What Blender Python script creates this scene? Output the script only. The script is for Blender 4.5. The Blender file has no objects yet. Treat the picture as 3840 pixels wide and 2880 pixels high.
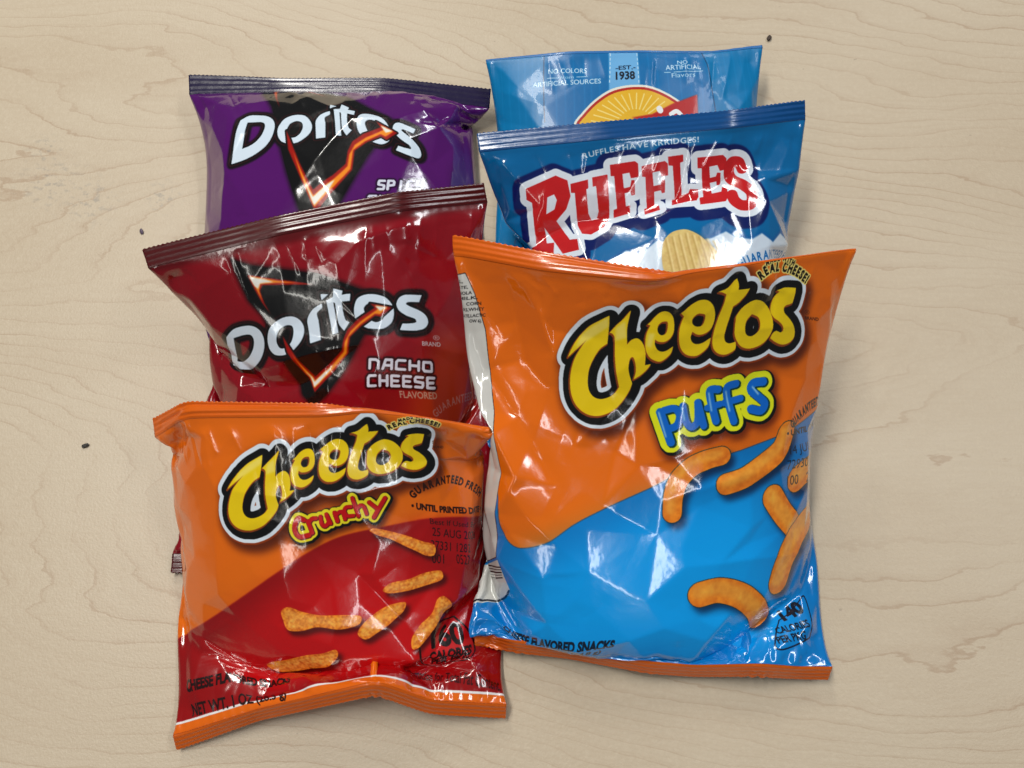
# Six snack bags leaning on one another on a maple laminate table top, under ceiling light panels.
import bpy, math, random
import numpy as np

# ------------------------------------------------------------------ camera, light, exposure
SC = bpy.context.scene
COL = SC.collection
cam = bpy.data.objects.new('camera', bpy.data.cameras.new('camera'))
COL.objects.link(cam); SC.camera = cam
PITCH = math.radians(18)
cam.data.sensor_width = 36
cam.data.angle = math.radians(58.0)
cam.data.clip_start = .01; cam.data.clip_end = 50
cam.location = (0, -.4*math.tan(PITCH), .4)
cam.rotation_euler = (PITCH, 0, 0)

SC.world = bpy.data.worlds.new('World'); SC.world.use_nodes = True
WN = SC.world.node_tree.nodes; WL = SC.world.node_tree.links
bg = WN['Background']; bg.inputs['Strength'].default_value = .14
bg.inputs['Color'].default_value = (.60, .62, .64, 1)

def ceiling_panel(x, y, z, sx, sy, power, tint):
    l = bpy.data.lights.new('ceiling_panel', 'AREA'); l.shape = 'RECTANGLE'
    l.size = sx; l.size_y = sy; l.energy = power; l.color = tint
    o = bpy.data.objects.new('ceiling_panel', l); o.location = (x, y, z)
    COL.objects.link(o); return o
WARM, COOL = (1.0, .975, .91), (.95, .975, 1.0)
for px, py, wd, pw, tint in ((-.55, .45, .16, 23, WARM), (1.05, .40, .16, 10, COOL), (-.55, 2.3, .16, 24, WARM), (1.05, 2.3, .16, 11, COOL), (.38, -1.2, .07, 3, COOL), (-1.0, -1.2, .07, 2.5, WARM)):
    ceiling_panel(px, py, 1.75, wd, 1.2, pw*1.12, tint)

vs = SC.view_settings
vs.view_transform = 'Standard'; vs.look = 'None'; vs.exposure = -.1; vs.gamma = 1; vs.use_curve_mapping = False
SC.cycles.use_denoising = True

# ------------------------------------------------------------------ helpers
def link(o, parent=None):
    COL.objects.link(o)
    if parent is not None: o.parent = parent
    return o
def tag(o, label, cat, group=None):
    o['label'] = label; o['category'] = cat
    if group: o['group'] = group
def new_mat(name):
    m = bpy.data.materials.new(name); m.use_nodes = True
    return m, m.node_tree.nodes, m.node_tree.links, m.node_tree.nodes['Principled BSDF']
class NG:                                   # small node-graph helper
    def __init__(s, mat): s.n = mat.node_tree.nodes; s.l = mat.node_tree.links
    def put(s, sock, v):
        if hasattr(v, 'is_output'): s.l.new(v, sock)
        else: sock.default_value = v
    def math(s, op, a, b=0., c=None, clamp=False):
        q = s.n.new('ShaderNodeMath'); q.operation = op; q.use_clamp = clamp
        s.put(q.inputs[0], a); s.put(q.inputs[1], b)
        if c is not None: s.put(q.inputs[2], c)
        return q.outputs[0]
    def noise(s, vec, scale, detail=2., rough=.5, dist=0.):
        q = s.n.new('ShaderNodeTexNoise'); s.put(q.inputs['Vector'], vec)
        q.inputs['Scale'].default_value = scale; q.inputs['Detail'].default_value = detail
        q.inputs['Roughness'].default_value = rough; q.inputs['Distortion'].default_value = dist
        return q.outputs['Fac']
    def map(s, vec, scale=(1, 1, 1), loc=(0, 0, 0), rot=0):
        q = s.n.new('ShaderNodeMapping'); s.l.new(vec, q.inputs['Vector'])
        q.inputs['Scale'].default_value = scale; q.inputs['Location'].default_value = loc
        q.inputs['Rotation'].default_value = (0, 0, rot); return q.outputs[0]
    def ramp(s, fac, stops):
        q = s.n.new('ShaderNodeValToRGB'); s.l.new(fac, q.inputs[0]); e = q.color_ramp.elements
        while len(e) < len(stops): e.new(.5)
        for k, (p, c) in enumerate(stops):
            e[k].position = p; e[k].color = (c, c, c, 1) if not isinstance(c, tuple) else (*c, 1)
        return q.outputs[0]
    def mix(s, f, a, b, mode='MIX'):
        q = s.n.new('ShaderNodeMix'); q.data_type = 'RGBA'; q.blend_type = mode
        s.put(q.inputs[0], f)
        for k, v in ((6, a), (7, b)): s.put(q.inputs[k], v if hasattr(v, 'is_output') else (*v, 1))
        return q.outputs[2]
    def bump(s, h, dist, strength=1., normal=None):
        q = s.n.new('ShaderNodeBump'); s.l.new(h, q.inputs['Height'])
        q.inputs['Distance'].default_value = dist; q.inputs['Strength'].default_value = strength
        if normal is not None: s.l.new(normal, q.inputs['Normal'])
        return q.outputs[0]

# ------------------------------------------------------------------ the table top
def maple():
    m, n, l, p = new_mat('maple_laminate'); g = NG(m)
    tc = n.new('ShaderNodeTexCoord').outputs['Object']
    warp = g.noise(g.map(tc, (1.7, 4.2, 1)), 1.0, 2, .5)
    warp2 = g.noise(g.map(tc, (7, 26, 1), (3.1, 1.7, 0)), 1.0, 3, .55)
    sep = n.new('ShaderNodeSeparateXYZ'); l.new(tc, sep.inputs[0])
    y = g.math('ADD', g.math('MULTIPLY', sep.outputs[1], 3.4), g.math('MULTIPLY', sep.outputs[0], .40))
    y = g.math('ADD', y, g.math('MULTIPLY', g.math('MULTIPLY', sep.outputs[0], g.math('ABSOLUTE', sep.outputs[0])), 1.5))
    f = g.math('ADD', y, g.math('MULTIPLY', warp, 1.75))
    f = g.math('ADD', f, g.math('MULTIPLY', warp2, .12))
    jag = g.noise(g.map(tc, (60, 160, 1)), 1.0, 3, .6)
    f = g.math('ADD', f, g.math('MULTIPLY', jag, .022))
    ring = g.math('FRACT', g.math('MULTIPLY', f, 25.0))
    line = g.ramp(ring, [(0., 0.), (.025, .9), (.06, 1.), (.105, .28), (.36, 0.)])
    ring2 = g.math('FRACT', g.math('MULTIPLY', f, 61.0))
    line2 = g.ramp(ring2, [(0., 0.), (.12, .8), (.35, .2), (.6, 0.)])
    brk = g.ramp(g.noise(g.map(tc, (7, 22, 1), (9, 4, 0)), 1.0, 3, .6), [(.34, 0.), (.62, 1.)])
    brk2 = g.ramp(g.noise(g.map(tc, (5, 16, 1), (2, 7, 0)), 1.0, 2, .5), [(.40, 0.), (.7, 1.)])
    a1 = g.math('MULTIPLY', line, g.math('MULTIPLY_ADD', brk, .40, .06))
    a2 = g.math('MULTIPLY', line2, g.math('MULTIPLY', brk2, .16))
    tone = g.noise(g.map(tc, (5, 13, 1), (1, 2, 0)), 1.0, 3, .55)
    base = g.ramp(tone, [(.25, (.52, .425, .31)), (.5, (.56, .468, .35)), (.78, (.60, .513, .392))])
    fib = g.noise(g.map(tc, (45, 700, 1)), 1.0, 3, .65)
    base = g.mix(g.math('MULTIPLY', fib, .34), base, (.44, .335, .21))
    mott = g.noise(tc, 420, 2, .7)
    base = g.mix(g.math('MULTIPLY', g.ramp(mott, [(.45, 0.), (.75, 1.)]), .22), base, (.68, .59, .45))
    c = g.mix(a1, base, (.33, .20, .115))
    c = g.mix(a2, c, (.38, .26, .16))
    # worn grey smudges and pin-prick dirt
    sm = None
    for (sx, sy, r) in ((-.226, .104, .022), (-.232, .122, .012), (-.205, .094, .018), (.262, -.088, .02), (-.17, .096, .012)):
        q = n.new('ShaderNodeVectorMath'); q.operation = 'DISTANCE'; l.new(tc, q.inputs[0]); q.inputs[1].default_value = (sx, sy, 0)
        k = g.math('SUBTRACT', 1., g.math('DIVIDE', q.outputs['Value'], r), clamp=True)
        sm = k if sm is None else g.math('MAXIMUM', sm, k)
    spot = g.ramp(g.noise(g.map(tc, (1, 1.4, 1)), 260, 3, .6), [(.52, 0.), (.64, 1.)])
    c = g.mix(g.math('MULTIPLY', g.math('MULTIPLY', sm, spot), .45), c, (.20, .20, .20))
    dirt = g.ramp(g.noise(g.map(tc, (1, 1.6, 1), (5, 5, 0)), 190, 1, .5), [(.80, 0.), (.82, 1.)])
    c = g.mix(g.math('MULTIPLY', dirt, .25), c, (.12, .08, .06))
    l.new(c, p.inputs['Base Color'])
    l.new(g.math('MULTIPLY_ADD', mott, .18, .31), p.inputs['Roughness'])
    p.inputs['Specular IOR Level'].default_value = .4
    bmp = g.noise(tc, 900, 2, .6)
    l.new(g.bump(bmp, .00025, .5), p.inputs['Normal'])
    return m
def slab(name, x0, y0, x1, y1, z0, z1, mat, r=.004):
    import bmesh
    bm = bmesh.new(); bmesh.ops.create_cube(bm, size=1)
    for v in bm.verts: v.co = ((x0+x1)/2+v.co.x*(x1-x0), (y0+y1)/2+v.co.y*(y1-y0), (z0+z1)/2+v.co.z*(z1-z0))
    bmesh.ops.bevel(bm, geom=bm.edges[:], offset=r, segments=2, affect='EDGES')
    me = bpy.data.meshes.new(name); bm.to_mesh(me); bm.free(); me.materials.append(mat)
    o = link(bpy.data.objects.new(name, me)); o['kind'] = 'structure'; return o
slab('table_top', -.95, -.75, .95, .85, -.03, 0, maple())

# ------------------------------------------------------------------ how a filled bag settles: welded film tube, inflated, lying on what is below
def arc_interp(pts,s):
    pts=np.asarray(pts,float)
    d=np.r_[0,np.cumsum(np.linalg.norm(np.diff(pts,axis=0),axis=1))]; d/=d[-1]
    out=np.stack([np.interp(s,d,pts[:,k]) for k in range(3)],-1)
    k=np.array([1,2,1.])/4
    for _ in range(max(2,len(s)//24)):
        o=out.copy(); o[1:-1]=k[0]*out[:-2]+k[1]*out[1:-1]+k[2]*out[2:]; out=o
    return out
class Field:                     # height field of everything already lying on the table
    def __init__(s,x0=-260,y0=-240,x1=260,y1=260,d=1.5):
        s.x0,s.y0,s.d=x0,y0,d; s.h=np.zeros((int((x1-x0)/d)+1,int((y1-y0)/d)+1))
    def at(s,P):
        i=np.clip(((P[...,0]-s.x0)/s.d).astype(int),0,s.h.shape[0]-1)
        j=np.clip(((P[...,1]-s.y0)/s.d).astype(int),0,s.h.shape[1]-1)
        return s.h[i,j]
    def add(s,P):
        i=np.clip(((P[...,0]-s.x0)/s.d).round().astype(int),0,s.h.shape[0]-1)
        j=np.clip(((P[...,1]-s.y0)/s.d).round().astype(int),0,s.h.shape[1]-1)
        np.maximum.at(s.h,(i,j),P[...,2])
        h=s.h
        for ax in (0,1): # close pin holes
            m=np.maximum(np.minimum(np.roll(h,1,ax),np.roll(h,-1,ax)),h); h=m
        s.h=h
def dist(X,a,b,rest,ks,kc):
    d=X[b]-X[a]; L=np.sqrt(np.einsum('ijk,ijk->ij',d,d))[...,None]+1e-9
    e=1-rest/L
    e=np.maximum(e,0)*(ks*.5)+np.minimum(e,0)*(kc*.5)
    d*=e; X[a]+=d; X[b]-=d
def upsample(X):                 # periodic in i, cubic interpolation, doubles both axes
    n,m,_=X.shape
    Y=np.empty((2*n,m,3)); Y[0::2]=X
    Y[1::2]=(-np.roll(X,1,0)+9*X+9*np.roll(X,-1,0)-np.roll(X,-2,0))/16
    Z=np.empty((2*n,2*m-1,3)); Z[:,0::2]=Y
    E=np.concatenate([2*Y[:,:1]-Y[:,1:2],Y,2*Y[:,-1:]-Y[:,-2:-1]],1)
    Z[:,1::2]=(-E[:,:-3]+9*E[:,1:-2]+9*E[:,2:-1]-E[:,3:])/16
    return Z
def normals(X):
    du=np.roll(X,-1,0)-np.roll(X,1,0)
    dv=np.empty_like(X); dv[:,1:-1]=X[:,2:]-X[:,:-2]; dv[:,0]=2*(X[:,1]-X[:,0]); dv[:,-1]=2*(X[:,-1]-X[:,-2])
    return np.cross(dv,du)/4     # area weighted, outward
def simulate(b,field,n0=36,stages=((2,500),(1,350)),hs=9.0):
    W,H,seed=b['W'],b['H'],b['seed']; rng=np.random.default_rng(seed)
    hb=H-2*hs; r=hb/W
    V1=W**3*(r/np.pi-.142*(1-10**(-r)))*b['vol']
    X=None
    for st,(div,its) in enumerate(stages):
        N=n0*2//div; M=2*int(round(n0*H/W/1.0))//div
        du,dv=W/N,H/M; ns=max(1,int(round(hs/dv)))
        v=np.arange(M+1)*dv; s=np.arange(N+1)/N
        T={}
        for e in ('top','bot'):
            if e+'_o' in b: o,i=arc_interp(b[e+'_o'],s),arc_interp(b[e+'_i'],s)
            else:
                o=arc_interp(b[e],s); i=o+np.array([0,hs*(1 if e=='bot' else -1),.0])
            T[e]=[(o+(i-o)*(k/ns)).astype(np.float32) for k in range(ns+1)]
        if X is None:
            top,bot=T['top'][0],T['bot'][0]
            t=(v/H)[None,:,None]
            Fp=top[:,None]*(1-t)+bot[:,None]*t
            q=np.sin(np.pi*s)[:,None]*np.sin(np.pi*v/H)[None]
            fr=Fp.copy(); fr[...,2]+=4*q+rng.normal(0,.4,q.shape)*q
            bk=Fp.copy(); bk[...,2]-=4*q
            X=np.concatenate([fr,bk[N-1:0:-1]],0)
        else: X=upsample(X)[:, :]
        assert X.shape[:2]==(2*N,M+1),(X.shape,N,M)
        X=X.astype(np.float32); Xp=X.copy(); n2=2*N
        # slight permanent stretch of the film, so that creases do not fall evenly
        def fld(k,amp):
            g=rng.normal(size=(k,k)); a=np.linspace(0,k-1,n2); c=np.linspace(0,k-1,M+1)
            g=np.stack([np.interp(a,np.arange(k),g[:,j]) for j in range(k)],1)
            return np.stack([np.interp(c,np.arange(k),g[i]) for i in range(n2)],0)*amp
        rs=(1+np.clip(fld(9,b.get('pl',.010)),-.03,.03)[...,None]).astype(np.float32)
        ev,od=slice(0,None,2),slice(1,None,2); o1,o2=slice(1,-1,2),slice(2,None,2); wa,wb=slice(-1,None),slice(0,1)
        lo,hi=slice(0,-1),slice(1,None)
        dg=np.hypot(du,dv); A=slice(None)
        kc=b.get('kc',.35); kb=b.get('kb',.10)
        fi=np.arange(1,N); bi=n2-fi
        rows_t=np.arange(0,ns+1); rows_b=np.arange(M-ns,M+1)
        g=.02*(du/4)
        p=.0; pg=b.get('pg',.6); hyd=((1-pg)+2*pg*(v/H))[None,:,None].astype(np.float32)
        for it in range(its):
            # pressure
            n=normals(X); V=(X*n).sum()/3
            p=np.clip(p+.02*(V1-V)/V1,0,b.get('pmax',.6)) if V<V1 else max(0,p*.97)
            nl=n/(du*dv)
            vel=(X-Xp)*.93
            vmax=.5*du; sp=np.sqrt((vel**2).sum(-1,keepdims=True)); vel*=np.minimum(1,vmax/(sp+1e-9))
            Xp=X.copy()
            X=X+vel+p*.12*(du/2)*nl*hyd
            X[...,2]-=g
            for (cu,cv,rad,dep,decay) in b.get('dents',()):
                if it<its*decay:
                    w=np.exp(-(((np.arange(n2)*du-cu)/rad)[:,None]**2+((v-cv)/rad)[None]**2))
                    X[...,2]-=dep*w*.05*(du/2)
            for _ in range(2):
                dist(X,ev,od,du*rs[ev],1,kc)
                dist(X,o1,o2,du*rs[o1],1,kc); dist(X,wa,wb,du*rs[wa],1,kc)
                for k in (0,1):
                    na=len(range(k,M,2))
                    dist(X,(A,slice(k,k+2*na,2)),(A,slice(k+1,k+1+2*na,2)),dv*rs[:,k:k+2*na:2],1,kc)
                for x,y in ((ev,od),(o1,o2),(wa,wb)):
                    dist(X,(x,lo),(y,hi),dg,.6,.2)
                    dist(X,(x,hi),(y,lo),dg,.6,.2)
            S=slice
            for x,y in ((S(0,None,4),S(2,None,4)),(S(1,None,4),S(3,None,4)),(S(2,-2,4),S(4,None,4)),(S(3,-2,4),S(5,None,4)),(S(-2,-1),S(0,1)),(S(-1,None),S(1,2))):
                dist(X,x,y,2*du,0,kb)
            for k in range(4):
                na=len(range(k,M-1,4)); dist(X,(A,S(k,k+4*na,4)),(A,S(k+2,k+2+4*na,4)),2*dv,0,kb)
            # heat sealed ends: two films welded, held along their lines
            for e,rows in (('top',rows_t),('bot',rows_b)):
                f_=X[fi[:,None],rows[None]]; k_=X[bi[:,None],rows[None]]; m=(f_+k_)/2
                X[fi[:,None],rows[None]]=m; X[bi[:,None],rows[None]]=m
                for k in range(ns+1):
                    j=k if e=='top' else M-k
                    t=T[e][k]; kk=b.get('pin',.25)
                    X[:N+1,j]+=(t-X[:N+1,j])*kk
                    X[bi,j]=X[fi,j]
            for (cx,cy,nx,ny,z0,sl,zmin) in b.get('ceil',()):   # weight of the bag that leans on this one
                dd=(X[...,0]-cx)*nx+(X[...,1]-cy)*ny
                lim=np.maximum(zmin,z0-sl*dd)
                m_=(dd>0)&(X[...,2]>lim)
                X[...,2]=np.where(m_,np.maximum(lim,X[...,2]-1.2),X[...,2])
            h=field.at(X)+.6
            pen=X[...,2]<h
            X[...,2]=np.where(pen,np.minimum(h,X[...,2]+1.5),X[...,2])
            Xp[...,0:2]=np.where(pen[...,None],Xp[...,0:2]*.3+X[...,0:2]*.7,Xp[...,0:2])
    return X,ns,V,V1

# ------------------------------------------------------------------ prints (0.1 mm on the flat bag) and bags (mm on the table)
ART={
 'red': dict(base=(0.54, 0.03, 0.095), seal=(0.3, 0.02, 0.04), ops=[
  ([('p',[(1140,523,1),(1357,682,1),(1356,1197,1),(878,1047,1)])],[((0.78,0.32,0.08),0,0,0,9,0.6)]),
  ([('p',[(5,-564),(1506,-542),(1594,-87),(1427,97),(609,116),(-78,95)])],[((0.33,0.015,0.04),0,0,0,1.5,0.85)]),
  ([('p',[(345,122,1),(419,168,1),(678,258,1),(851,354,1),(948,400,1),(814,542,1),(638,760,1),(567,809,1),(517,755,1),(476,622,1),(418,376,1),(371,301,1)])],[((0.02,0.01,0.015),0.8,0,0,1.2,0.7),((0.035,0.035,0.04),0,0,0,0,1)]),
  ([('s',[(214,442,1),(262,412),(318,406),(360,414),(387,438),(393,476),(378,520),(343,563),(284,601),(217,627),(147,646,1),(179,540)]),('s',[(413,475),(438,432),(474,410),(515,402),(551,409),(573,431),(581,462),(569,498),(544,525),(504,549),(464,555),(426,547),(408,519)]),('s',[(602,431),(625,400),(653,384),(676,377,1),(673,393),(647,411),(648,441),(644,521,1),(598,528,1),(600,472)]),('p',[(679,339,1),(710,345,1),(678,363,1)]),('p',[(697,368,1),(724,361,1),(722,505,1),(697,509,1)]),('s',[(735,327,1),(770,342,1),(764,358,1),(799,359,1),(792,386,1),(760,383,1),(757,421),(761,459),(775,470,1),(747,501,1),(731,472),(730,421),(731,384,1),(714,377,1),(728,356,1)]),('s',[(808,409),(826,382),(860,373),(902,380),(939,400),(959,435),(957,472),(940,501),(902,517),(846,506,1),(812,481),(802,445)]),('s',[(1088,412,1),(1021,400),(992,407),(976,431),(983,457),(1011,482),(1042,499),(1046,514),(1021,515),(988,510,1),(973,533,1),(1036,546),(1076,544),(1096,524),(1092,496),(1071,473),(1031,448),(1015,435),(1025,429),(1072,437,1)]),('h',[(249,449,1),(304,443),(334,449),(342,473),(326,509),(292,543),(252,564),(210,577,1)]),('h',[(452,493),(470,453),(505,436),(531,443),(534,470),(519,506),(490,526),(461,523)]),('h',[(842,426),(861,409),(891,409),(915,426),(924,455),(909,481),(880,487),(852,464)])],[((0.03,0.02,0.02),2.5,0.3,0.3,0.5,0.95),((0.42,0.1,0.12),1.35,0,0,0,0.8),((0.035,0.035,0.04),1.15,0,0,0,1),((0.62,0.68,0.74),0,0.12,0.18,0,1),((0.84,0.9,0.96),0,0,0,0,1)]),
  ([('p',[(397,200,1),(524,248,1),(668,299,1),(525,271,1),(449,256,1),(433,276,1),(439,330,1),(455,382,1),(429,325,1),(411,264,1)]),('p',[(484,474,1),(511,539,1),(535,593,1),(582,677,1),(665,624,1),(724,578,1),(739,534,1),(762,498,1),(811,464,1),(887,430,1),(869,410,1),(956,440,1),(906,471,1),(884,462,1),(823,492,1),(768,530,1),(748,595,1),(665,673,1),(578,748,1),(532,640,1),(490,549,1)])],[((0.035,0.035,0.04),0.75,0,0,0,1),((0.62,0.07,0.03),0,0,0,0.25,1)]),
  ([('p',[(404,207,1),(513,250,1),(597,278,1),(510,259,1),(441,249,1),(429,273,1),(433,321,1),(419,265,1)]),('p',[(509,551,1),(538,618,1),(580,694,1),(669,636,1),(730,586,1),(744,544,1),(772,508,1),(822,474,1),(899,437,1),(889,421,1),(940,437,1),(903,460,1),(884,454,1),(817,488,1),(761,529,1),(741,594,1),(666,660,1),(577,730,1),(541,645,1)])],[((0.95,0.55,0.1),0,0,0,0.3,1)]),
  ([('p',[(402,209,1),(470,237,1),(498,253,1),(440,246,1),(427,266,1),(415,252,1)]),('p',[(546,645,1),(577,700,1),(634,661,1),(673,637,1),(651,664,1),(576,725,1)]),('p',[(888,423,1),(936,436,1),(906,447,1)])],[((0.93,0.93,0.9),0,0,0,0.3,1)]),
  ([('t','®',[(1109,600),(1139,609),(1111,581)],0.0)],[((0.8,0.78,0.8),0,0,0,0,1)]),
  ([('t','BRAND',[(1056,612),(1141,636),(1057,594)],0.02)],[((0.8,0.78,0.8),0,0,0,0,1)]),
  ([('k',[(828,669,1),(833,633,1),(858,637,1),(868,646,1),(864,675,1)],1.21),('k',[(882,679,1),(898,644,1),(923,649,1),(918,686,1)],1.22),('k',[(891,666,1),(920,672,1)],1.17),('k',[(978,662,1),(949,655,1),(941,661,1),(937,690,1),(973,699,1)],1.19),('k',[(993,703,1),(997,667,1)],1.23),('k',[(1030,713,1),(1034,676,1)],1.23),('k',[(995,685,1),(1032,695,1)],1.23),('k',[(1055,720,1),(1050,711,1),(1054,682,1),(1086,691,1),(1091,700,1),(1088,730,1),(1055,720,1)],1.23)],[((0.1,0.0,0.02),0.9,0,0,0.4,0.8),((0.86,0.88,0.93),0,0,0,0,1)]),
  ([('k',[(849,703,1),(825,700,1),(818,708,1),(815,742,1),(845,746,1)],1.21),('k',[(863,749,1),(867,706,1)],1.21),('k',[(893,754,1),(897,712,1)],1.22),('k',[(865,728,1),(895,733,1)],1.27),('k',[(945,722,1),(915,715,1),(911,758,1),(942,764,1)],1.22),('k',[(913,736,1),(939,742,1)],1.22),('k',[(994,733,1),(964,726,1),(960,768,1),(991,776,1)],1.22),('k',[(962,747,1),(988,753,1)],1.23),('k',[(1044,746,1),(1016,739,1),(1012,744,1),(1011,757,1),(1043,769,1),(1042,782,1),(1038,788,1),(1010,780,1)],1.23),('k',[(1096,761,1),(1064,751,1),(1061,794,1),(1093,803,1)],1.28),('k',[(1062,773,1),(1089,780,1)],1.3)],[((0.1,0.0,0.02),0.9,0,0,0.4,0.8),((0.86,0.88,0.93),0,0,0,0,1)]),
  ([('t','FLAVORED',[(942,814),(1103,852),(940,784)],0.02)],[((0.74,0.6,0.52),0,0,0,0,1)]),
  ([('a','GUARANTEED FRESH',[(1083,931),(1145,906),(1217,903),(1305,916),(1395,941)],3.5,0.02)],[((0.7,0.45,0.42),0,0,0,0,1)]),
 ]),
 'purple': dict(base=(0.32, 0.05, 0.4), seal=(0.09, 0.05, 0.22), ops=[
  ([('p',[(316,-140,1),(402,-54,1),(689,140,1),(888,324,1),(997,415,1),(877,606,1),(723,903,1),(654,964,1),(593,870,1),(529,656,1),(431,265,1),(371,141,1)])],[((0.02,0.01,0.015),0.8,0,0,1.2,0.7),((0.035,0.035,0.04),0,0,0,0,1)]),
  ([('s',[(291,340,1),(331,312),(383,315),(422,331),(450,363),(460,409),(452,458),(425,502),(376,536),(318,557),(255,567,1),(271,449)]),('s',[(478,411),(496,365),(527,345),(563,342),(597,356),(620,386),(632,423),(626,463),(605,490),(572,512),(536,513),(500,497),(480,461)]),('s',[(647,390),(664,358),(688,344),(708,339,1),(708,357),(686,374),(691,409),(697,502,1),(656,503,1),(650,438)]),('p',[(706,295,1),(735,308,1),(708,324,1)]),('p',[(726,332,1),(750,329,1),(767,497,1),(745,496,1)]),('s',[(756,291,1),(791,314,1),(787,331,1),(819,339,1),(817,369,1),(787,360,1),(789,404),(797,449),(811,464,1),(789,495,1),(771,459),(763,399),(760,357,1),(743,345,1),(753,323,1)]),('s',[(834,398),(847,369),(877,364),(917,380),(953,408),(976,453),(980,496),(967,527),(935,539),(882,517,1),(847,483),(833,440)]),('s',[(1092,448,1),(1029,422),(1003,425),(991,451),(1001,483),(1031,517),(1062,542),(1067,559),(1044,556),(1013,545,1),(1002,569,1),(1062,595),(1098,600),(1114,579),(1107,546),(1084,516),(1045,480),(1028,462),(1037,457),(1081,474,1)]),('h',[(324,354,1),(374,356),(403,368),(413,397),(403,437),(376,470),(342,489),(305,497,1)]),('h',[(517,438),(529,395),(558,380),(583,393),(590,424),(580,464),(556,483),(529,475)]),('h',[(868,424),(883,406),(911,412),(935,436),(946,471),(937,499),(910,500),(882,469)])],[((0.03,0.02,0.02),2.5,0.3,0.3,0.5,0.95),((0.42,0.1,0.12),1.35,0,0,0,0.8),((0.035,0.035,0.04),1.15,0,0,0,1),((0.62,0.68,0.74),0,0.12,0.18,0,1),((0.84,0.9,0.96),0,0,0,0,1)]),
  ([('p',[(383,-10,1),(525,91,1),(685,200,1),(529,126,1),(447,88,1),(433,115,1),(447,200,1),(471,282,1),(435,189,1),(407,91,1)]),('p',[(516,430,1),(555,536,1),(588,624,1),(650,763,1),(731,700,1),(786,642,1),(795,578,1),(815,527,1),(861,484,1),(937,448,1),(916,414,1),(1011,479,1),(963,517,1),(939,498,1),(879,530,1),(825,577,1),(814,673,1),(737,774,1),(656,872,1),(592,695,1),(533,546,1)])],[((0.035,0.035,0.04),0.75,0,0,0,1),((0.62,0.07,0.03),0,0,0,0.25,1)]),
  ([('p',[(391,3,1),(514,93,1),(607,153,1),(512,105,1),(437,76,1),(428,110,1),(439,183,1),(416,95,1)]),('p',[(554,553,1),(595,662,1),(650,790,1),(736,719,1),(794,655,1),(802,594,1),(826,545,1),(875,503,1),(951,462,1),(938,436,1),(994,472,1),(959,499,1),(937,485,1),(872,524,1),(818,574,1),(806,670,1),(737,756,1),(652,844,1),(602,705,1)])],[((0.95,0.55,0.1),0,0,0,0.3,1)]),
  ([('p',[(390,4,1),(466,63,1),(498,93,1),(435,71,1),(425,98,1),(410,75,1)]),('p',[(607,706,1),(648,797,1),(703,750,1),(741,721,1),(722,759,1),(651,836,1)]),('p',[(937,438,1),(990,469,1),(960,478,1)])],[((0.93,0.93,0.9),0,0,0,0.3,1)]),
  ([('k',[(950,726,1),(928,726,1),(925,732,1),(923,744,1),(946,748,1),(945,760,1),(941,766,1),(920,766,1)],1.2),('k',[(960,766,1),(966,725,1),(987,725,1),(990,731,1),(987,745,1),(963,749,1)],1.25),('k',[(1013,764,1),(1020,723,1)],1.16),('k',[(1075,717,1),(1055,720,1),(1048,729,1),(1043,762,1),(1067,759,1)],1.21),('k',[(1093,715,1),(1089,736,1),(1115,733,1)],1.27),('k',[(1119,711,1),(1111,750,1),(1107,754,1),(1088,757,1)],1.26)],[((0.06,0.0,0.08),0.8,0,0,0.4,0.7),((0.84,0.86,0.92),0,0,0,0,1)]),
  ([('k',[(911,798,1),(884,798,1),(880,803,1),(878,815,1),(908,819,1),(906,831,1),(902,836,1),(875,835,1)],1.15),('k',[(928,798,1),(925,836,1),(938,833,1),(941,810,1)],1.15),('k',[(938,833,1),(949,836,1),(959,798,1)],1.15),('k',[(1007,796,1),(976,798,1),(970,836,1),(1001,835,1)],1.15),('k',[(973,817,1),(999,816,1)],1.1),('k',[(1058,793,1),(1025,795,1),(1018,834,1),(1050,832,1)],1.15),('k',[(1022,815,1),(1049,813,1)],1.2),('k',[(1076,791,1),(1109,787,1)],1.26),('k',[(1092,789,1),(1085,829,1)],1.21)],[((0.06,0.0,0.08),0.8,0,0,0.4,0.7),((0.84,0.86,0.92),0,0,0,0,1)]),
 ]),
 'ruffles': dict(base=(0.0, 0.4, 0.64), seal=(0.0, 0.28, 0.52), ops=[
  ([('p',[(434,675),(529,657),(601,607),(658,637),(733,581),(793,601),(897,601),(959,589),(1025,559),(1065,588),(1134,598),(1182,570),(1240,606),(1294,564),(1372,601),(1499,659),(1519,1076),(77,1098),(241,808)])],[((0.05,0.3,0.6),1,0,0,1.2,0.6),((0.8,0.88,0.95),0,0,0,0.2,1)]),
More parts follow.
